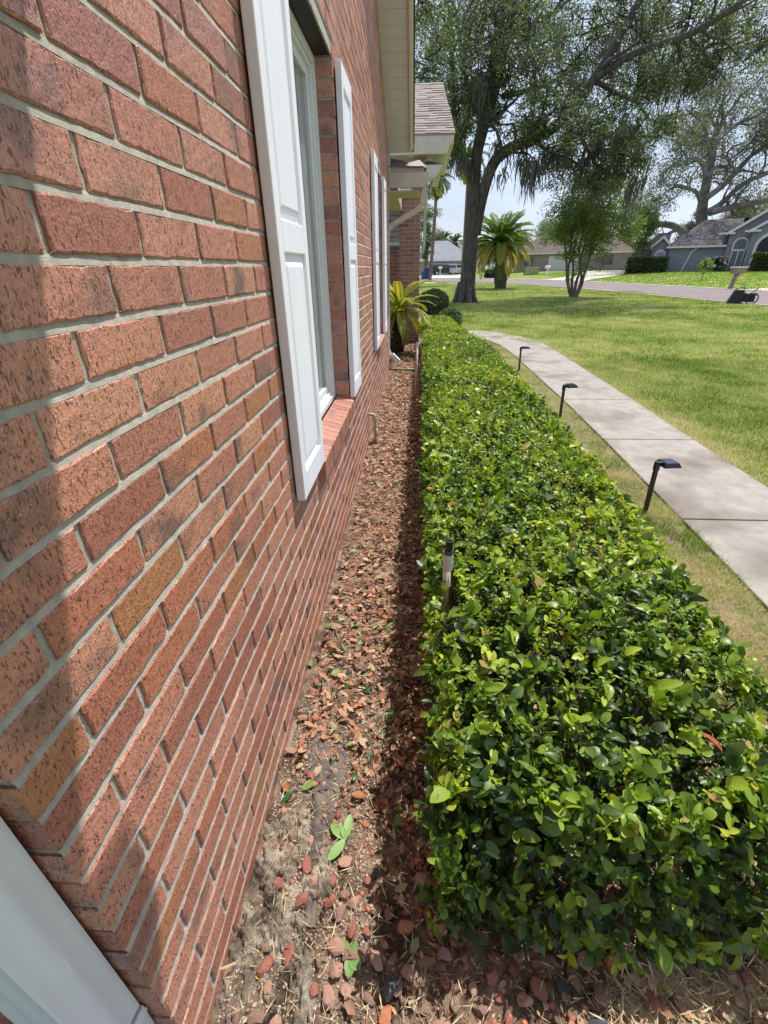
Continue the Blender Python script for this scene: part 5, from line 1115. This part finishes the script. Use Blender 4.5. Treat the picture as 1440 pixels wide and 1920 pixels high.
mb = MB(); mb.prism(poly_arch(5.75, 8.55, 0, 2.15), -1.36, -1.21, 'y'); dr = mb.build('entry_arch', TRIMW, gh); mb = MB(); mb.prism(poly_arch(6.0, 8.3, 0, 2.1), -1.42, -1.37, 'y'); mb.build('entry_shade_panel', mat('shaded entry', (.035, .036, .045, 1), rough=.9), dr)  # flat dark panel painted as the shade inside the entry
mb = MB(); mb.box(5.35, 6.6, -2.1, -1.5, -.75, .35); mb.build('entry_step', TRIMW, gh)

def box_hedge(name, root_loc, rz, w_, d, h, label, group=None, n=2600, m=BOXW, lsz=.16):
    root = empty(name, root_loc, rz, label=label, cat='hedge', group=group); P = rng.uniform(-1, 1, (n, 3)); ax = rng.integers(0, 3, n); sg = np.where(rng.random(n) < .5, -1, 1); sg = np.where(ax == 2, 1, sg); P[np.arange(n), ax] = sg*(1-np.abs(rng.exponential(.06, n)))
    nn = np.zeros((n, 3)); nn[np.arange(n), ax] = sg; P = P*np.array([w_/2, d/2, h/2])*(1+.06*rng.normal(size=(n, 1)))+np.array([0, 0, h/2]); out = []
    for j in range(4): out.append(leaf_arrays(P, nrmz(nn+rng.normal(0, .9, (n, 3))), nrmz(nn+rng.normal(0, .5, (n, 3))), lsz*rng.uniform(.6, 1.3, n), lsz*.6, np.clip(rng.normal(.5, .2, n), 0, 1), 'lo'))
    V, Fc, A = merge(out); np_mesh('foliage', V, Fc, m, root, var=A); mb = MB(); mb.box(-w_*.44, w_*.44, -d*.4, d*.4, 0, h*.88); mb.build('stems', mat('hedge core shade', (.02, .025, .012, 1), rough=1), root)  # solid dark block painted for the shaded inside, not separate stems
hr = Matrix.Rotation(R(-27.2), 3, 'Z'); ho = Vector((float(hx[0]), float(hx[1]), .65)); hl = lambda u, v_, z=0: tuple(ho+hr @ Vector((u, v_, z)))
box_hedge('box_hedge', hl(-3.35, -1.6, -.15), R(-27.2), 3.6, 1.3, 1.45, 'clipped dark hedge block at the left end of the grey house', 'clipped hedge blocks at the grey house')
box_hedge('box_hedge', hl(8.1, -4.2, -.15), R(-27.2), 4.4, 1.4, 1.65, 'clipped dark hedge block in front of the grey house entry at the right edge', 'clipped hedge blocks at the grey house')
DKP = mat('dark palm leaf', (0, 0, 0, 1), rough=.5, ramp=[(0, (.015, .025, .012, 1)), (1, (.05, .075, .03, 1))])
b0 = np.array(hl(2.75, -2.3, -.1)); dp = empty('dark_sago', tuple(b0), label='low dark sago palm clump against the grey house wall beside the arched window', cat='palm'); Ps = []
for i in range(60): Ps.append(frond((0, 0, .45), i*2.399, 1.45-i/60*1.5+random.uniform(-.1, .1), random.uniform(1.5, 1.95), 1.3, .28, 22, random.random(), lw=.07, segs=7))
V, Fc, A = merge(Ps); np_mesh('fronds', V, Fc, DKP, dp, var=A); mb = MB(); mb.tube([(0, 0, -.2), (0, 0, .5)], [.25, .2], 8); mb.build('trunk', BARK, dp)
p = ground_at(1316, 520, .45); p[2] = float(gz(p[0], p[1])); sa = empty('sapling', tuple(p), label='little yellow green sapling on the far lawn in front of the grey house', cat='sapling'); T = MB(); T.tube([(0, 0, -.05), (.05, 0, .4), (.1, 0, .75)], [.03, .025, .015], 5); T.tube([(.03, 0, .3), (-.15, .05, .8)], [.02, .012], 5); T.tube([(.04, 0, .35), (.3, .05, .85)], [.02, .012], 5); T.build('trunk', BARKL, sa)
C = rand_dir(22)*np.array([.42, .35, .42])+np.array([.05, 0, .98]); V, Fc, A = cluster_leaves(C, 16, .10, .13, .85, .1); np_mesh('crown', V, Fc, YOUNG, sa, var=A)

# ------------------------------------------------------------------ other houses
def hip_house(name, px, Y, w_, d, h, rise, rz, wall, roof, label, garage=None, dz=.0, ridge=.35):
    b0 = at(px, 495, Y); b0[2] = float(gz(b0[0], b0[1]))+dz; root = empty(name, tuple(b0), R(rz), label=label, cat='house', group=None); mb = MB(); mb.box(-w_/2, w_/2, 0, d, -.5, h); mb.build('wall', wall, root)
    mb = MB(); e = .5; k = ridge*w_; mb.add([(-w_/2-e, -e, h), (w_/2+e, -e, h), (w_/2+e, d+e, h), (-w_/2-e, d+e, h), (-k/2, d/2, h+rise), (k/2, d/2, h+rise)], [(0, 1, 5, 4), (1, 2, 5), (2, 3, 4, 5), (3, 0, 4), (3, 2, 1, 0)]); mb.build('roof', roof, root)
    mb = MB(); mb.box(-w_/2-e, w_/2+e, -e-.06, -e-.01, h-.16, h+.02); mb.build('fascia', TRIMW, root)
    if garage:
        for (a, b, z0, z1, m) in garage: mb = MB(); mb.box(a, b, -.08, -.01, z0, z1); mb.build('garage_door' if b-a > 2.2 else 'window', m, root)
    return root
TANW = mat('tan stucco', lin((184, 168, 146)), lin((172, 156, 136)), rough=.9, scale=1); LGR = mat('light grey shingles', lin((146, 146, 152)), lin((132, 133, 140)), rough=.95, scale=.8)
GDOOR = mat('white garage door', lin((206, 206, 204)), lin((198, 198, 196)), rough=.6, scale=1); BRR = mat('brown grey shingles', lin((112, 100, 92)), lin((96, 86, 80)), rough=.95, scale=.8)
hip_house('far_house', 823, 102, 13.5, 12, 2.5, 3.6, -4, TANW, LGR, 'far tan house with a light grey hip roof seen right of the brick pillar', [(-1.6, 3.4, 0, 2.1, GDOOR), (-5.8, -4.4, .8, 2.0, WIN)], ridge=.22)
hip_house('brown_roof_house', 1068, 82, 17, 11, 2.5, 3.2, -18, mat('greige stucco', lin((150, 142, 132)), lin((138, 130, 122)), rough=.9, scale=1), BRR, 'low house with a brown roof and white garage door behind the crape myrtle', [(-3.2, 1.6, 0, 2.1, GDOOR), (4.5, 6, .8, 2.0, WIN), (-7, -5.6, .8, 2.0, WIN)], ridge=.5)
hip_house('pickup_side_house', 1180, 118, 18, 10, 2.6, 2.6, -22, TANW, BRR, 'tan house half hidden by trees behind the white pickup', None, ridge=.5)

# ------------------------------------------------------------------ vehicles
def paint(name, c): return mat(name, c, rough=.28, spec=.6)
TYRE = mat('tyre rubber', (.015, .015, .016, 1), rough=.85); RIM = mat('alloy rim', (.45, .45, .46, 1), rough=.3, metal=.8)
def vehicle(name, px, Y, rz, L, W, H, prof, cab, m, label, cat, dz=0):
    b0 = at(px, 500, Y); b0[2] = float(gz(b0[0], b0[1]))+.04+dz; root = empty(name, tuple(b0), R(rz), label=label, cat=cat)
    mb = MB(); mb.prism(prof, -W/2, W/2, 'y'); mb.build('body', m, root, bevel=.06, segs=2)
    mb = MB(); mb.prism(cab, -W/2+.10, W/2-.10, 'y'); mb.build('cabin', m, root, bevel=.05)
    cx = np.mean([q[0] for q in cab]); cz0 = min(q[1] for q in cab); cz1 = max(q[1] for q in cab); gl = [(cx+(q[0]-cx)*.86, cz0+.08+(q[1]-cz0)*.78) for q in cab]
    mb = MB(); mb.prism(gl, -W/2+.09, W/2-.09, 'y'); mb.build('side_windows', WIN, root); gl2 = [(cx+(q[0]-cx)*1.012, cz0+.08+(q[1]-cz0)*.78) for q in cab]
    mb = MB(); mb.prism(gl2, -W/2+.24, W/2-.24, 'y'); mb.build('windshield', WIN, root)
    for sx in (-1, 1):
        for sy in (-1, 1):
            w0 = MB(); x = sx*L*.31; y = sy*(W/2-.10); w0.tube([(x, y-.12, .36), (x, y-.12, .36), (x, y+.12, .36), (x, y+.12, .36)], [.30, .37, .37, .30], 20); wh = w0.build('wheel', TYRE, root)
            r_ = MB(); r_.tube([(x, y+sy*.105, .36), (x, y+sy*.13, .36)], .22, 14); r_.build('rim', RIM, wh)
    for sy in (-1, 1):
        hb = MB(); hb.box(L/2-.03, L/2+.02, sy*W*.36-.14, sy*W*.36+.14, .72, .88); hb.build('headlight', mat('lamp lens', (.6, .6, .6, 1), rough=.2), root)
        hb = MB(); hb.box(-L/2-.02, -L/2+.03, sy*W*.40-.08, sy*W*.40+.08, .75, 1.0); hb.build('taillight', mat('tail lens', (.25, .01, .01, 1), rough=.3), root)
    return root
suv_p = [(-2.4, .35), (2.4, .35), (2.45, .75), (2.3, 1.02), (1.2, 1.12), (-2.4, 1.15)]; suv_c = [(-2.3, 1.13), (1.15, 1.11), (.45, 1.75), (-2.05, 1.8)]
vehicle('parked_suv', 833, 98, 8, 4.9, 1.95, 1.8, suv_p, suv_c, paint('black car paint', (.012, .013, .015, 1)), 'black suv parked in front of the far grey roofed house', 'suv')
vehicle('parked_suv', 858, 99, 60, 4.4, 1.85, 1.6, suv_p, suv_c, paint('silver car paint', (.4, .41, .42, 1)), 'silver car parked behind the big oak, right of the black suv', 'suv')
tr_p = [(-2.8, .5), (2.8, .5), (2.85, .85), (2.7, 1.12), (1.6, 1.2), (-2.8, 1.2)]; tr_c = [(-.55, 1.18), (1.5, 1.18), (.95, 1.8), (-.35, 1.85)]
vehicle('pickup_truck', 1153, 86, 8, 5.7, 2.0, 1.85, tr_p, tr_c, paint('white car paint', (.75, .75, .73, 1)), 'white pickup truck parked left of the grey house hedge', 'pickup')

# ------------------------------------------------------------------ street furniture
def mailbox(name, px, py, z, s, label, m1, m2, rz, lean=0):
    p = ground_at(px, py, z); p[2] = float(gz(p[0], p[1])); root = empty(name, tuple(p), rz, label=label, cat='mailbox', group='roadside mailboxes'); mb = MB(); mb.box(-.05*s, .05*s, -.05*s, .05*s, -.1, 1.0*s); mb.build('post', m2, root, bevel=.01)
    mb = MB(); mb.prism([(-.11*s, 1.0*s), (.11*s, 1.0*s)]+[(.11*s*math.cos(a), (1.15+.11*math.sin(a))*s) for a in np.linspace(0, math.pi, 8)], -.26*s, .26*s, 'x'); mb.build('box', m1, root); return root
MBW = mat('white mailbox', lin((212, 210, 206)), rough=.5)
mailbox('mailbox', 825, 519, 0, 1.15, 'white mailbox on a white post beside the blue bin', MBW, MBW, 0)
mailbox('mailbox', 1024, 523, .05, 1.1, 'white mailbox on a post right of the large palm', MBW, MBW, 0)
p = ground_at(1372, 541, 0.02); mbx = empty('mailbox', (p[0], p[1], float(gz(p[0], p[1]))), R(15), label='worn grey brown mailbox with leaning carved post at the far kerb', cat='mailbox', group='roadside mailboxes')
WOODG = mat('weathered grey wood', lin((150, 138, 130)), lin((118, 106, 98)), rough=.9, scale=8, vec=(1, 1, .3))
mb = MB(); mb.tube([(-.12, 0, -.1), (-.06, 0, .35), (.0, 0, .62), (.10, 0, .80)], [.14, .12, .11, .15], 6); mb.build('post', WOODG, mbx)
mb = MB(); mb.prism([(-.34, .85), (.30, .78), (.42, .92), (.44, 1.12), (-.36, 1.12)], -.17, .17, 'y'); mb.build('box', WOODG, mbx, bevel=.03); mb = MB(); mb.box(-.38, .50, -.22, .22, 1.125, 1.20); mb.build('lid', mat('pale lid', lin((196, 190, 186)), rough=.7), mbx, bevel=.02)
# black bags and cart at the kerb
p = ground_at(1383, 570, 0.0); tb = empty('trash_pile', (p[0], p[1], .0), R(-25), label='black tapered bin lying beside a wheeled black cart at the near kerb', cat='bin')
BAG = mat('black bag plastic', (.012, .012, .013, 1), (.03, .03, .032, 1), rough=.4, scale=12, bump=.9, bscale=14, bdist=.04)
mb = MB(); mb.prism([(-.50, 0), (.12, 0), (.10, .62), (-.28, .62)], -.24, .24, 'y'); mb.build('tub', BAG, tb, bevel=.03)
mb = MB(); mb.tube([(-.3, -.2, .64), (-.1, -.22, .72), (.1, -.2, .66)], .02, 6); mb.tube([(-.2, .2, .64), (.05, .2, .74), (.12, 0, .68)], .02, 6); mb.build('handle', BAG, tb)
W_ = MB(); c_ = np.array([.46, -.20, .26]); ring = [c_+np.array([.24*math.cos(a), 0, .24*math.sin(a)]) for a in np.linspace(0, 2*math.pi, 25)]; W_.tube(ring, .028, 6, caps=False)
for a in np.linspace(0, math.pi, 5)[:-1]: W_.tube([c_-np.array([.22*math.cos(a), 0, .22*math.sin(a)]), c_+np.array([.22*math.cos(a), 0, .22*math.sin(a)])], .012, 4)
W_.build('wheel', mat('dark green wheel', (.02, .045, .04, 1), rough=.5), tb)
mb = MB(); mb.tube([(.10, -.1, .5), (.35, -.1, .42), (.52, -.1, .62), (.60, -.1, .66)], .022, 6); mb.tube([(.1, -.1, .2), (.46, -.15, .26)], .03, 6); mb.box(.05, .58, -.16, .14, .10, .46); mb.build('cart_frame', BAG, tb, bevel=.05)
tb.scale = (.8, .8, .8)
# blue and teal bins by the far mailbox
def bin_(px, py, Y, m, label, s=1.0):
    b0 = at(px, py, Y); root = empty('wheelie_bin', (b0[0], b0[1], float(gz(b0[0], b0[1]))), R(10), label=label, cat='bin', group='wheelie bins by the street'); mb = MB()
    mb.add([(-.22*s, -.22*s, .05), (.22*s, -.22*s, .05), (.22*s, .25*s, .05), (-.22*s, .25*s, .05), (-.29*s, -.32*s, .98*s), (.29*s, -.32*s, .98*s), (.29*s, .36*s, .98*s), (-.29*s, .36*s, .98*s)], [(3, 2, 1, 0), (4, 5, 6, 7), (0, 1, 5, 4), (1, 2, 6, 5), (2, 3, 7, 6), (3, 0, 4, 7)]); mb.build('body', m, root, bevel=.02)
    mb = MB(); mb.prism([(-.36*s, .985*s), (.42*s, .985*s), (.40*s, 1.06*s), (-.30*s, 1.10*s)], -.31*s, .31*s, 'x'); mb.build('lid', m, root, bevel=.015)
    for sx in (-1, 1): mb = MB(); mb.tube([(sx*.22*s, .27*s, .1*s), (sx*.27*s, .27*s, .1*s)], .10*s, 12); mb.build('wheel', TYRE, root)
bin_(799.5, 519, 66, mat('blue bin plastic', (.02, .05, .17, 1), rough=.5), 'blue wheelie bin standing left of the white mailbox', 1.25)
bin_(793.5, 519, 67, mat('teal bin plastic', (.08, .19, .19, 1), rough=.5), 'teal wheelie bin at the left of the blue one', .9)
b0 = at(800.5, 512, 74); lp = empty('street_lamp', (b0[0], b0[1], float(gz(b0[0], b0[1]))), label='dark slender street lamp post in front of the far grey roof', cat='street lamp'); mb = MB(); mb.tube([(0, 0, -.1), (0, 0, .5), (0, 0, 4.0)], [.13, .09, .07], 8); mb.build('post', mat('dark green metal', (.02, .03, .035, 1), rough=.5), lp)
mb = MB(); mb.tube([(0, 0, 4.0), (0, 0, 4.1), (0, 0, 4.45), (0, 0, 4.5)], [.08, .16, .22, .10], 8); mb.build('lamp_head', mat('pale lantern', lin((170, 174, 176)), rough=.4), lp); mb = MB(); mb.tube([(0, 0, 4.505), (0, 0, 4.7)], [.26, .03], 8); mb.build('cap', BLACK, lp)
p = ground_at(826, 531, 0.0); vb = empty('valve_box', (p[0], p[1], 0), R(5), label='flat grey utility box lid in the lawn left of the big oak', cat='box'); mb = MB(); mb.box(-.45, .45, -.5, .5, -.05, .07); mb.build('lid', mat('grey lid', lin((120, 118, 112)), rough=.8), vb, bevel=.02); mb = MB(); mb.box(-.5, .5, -.55, .55, -.05, .03); mb.build('rim', KERB, vb)
box_hedge('low_shrub', tuple(ground_at(923, 521, .0)), R(0), 2.0, 1.4, .95, 'low round dark shrub just left of the large palm trunk', None, 900, BOXW, .12)
p = ground_at(995, 518, .1); p[2] = float(gz(p[0], p[1])); ub = empty('utility_box', tuple(p), R(10), label='low greenish utility box on the far verge right of the large palm', cat='utility box'); mb = MB(); mb.box(-.9, .9, -.5, .5, 0, .85); mb.build('cabinet', mat('sage metal', lin((150, 156, 120)), rough=.7), ub, bevel=.03); mb = MB(); mb.box(-.95, .95, -.55, .55, .853, .93); mb.build('lid', mat('sage lid', lin((166, 168, 134)), rough=.7), ub, bevel=.02)
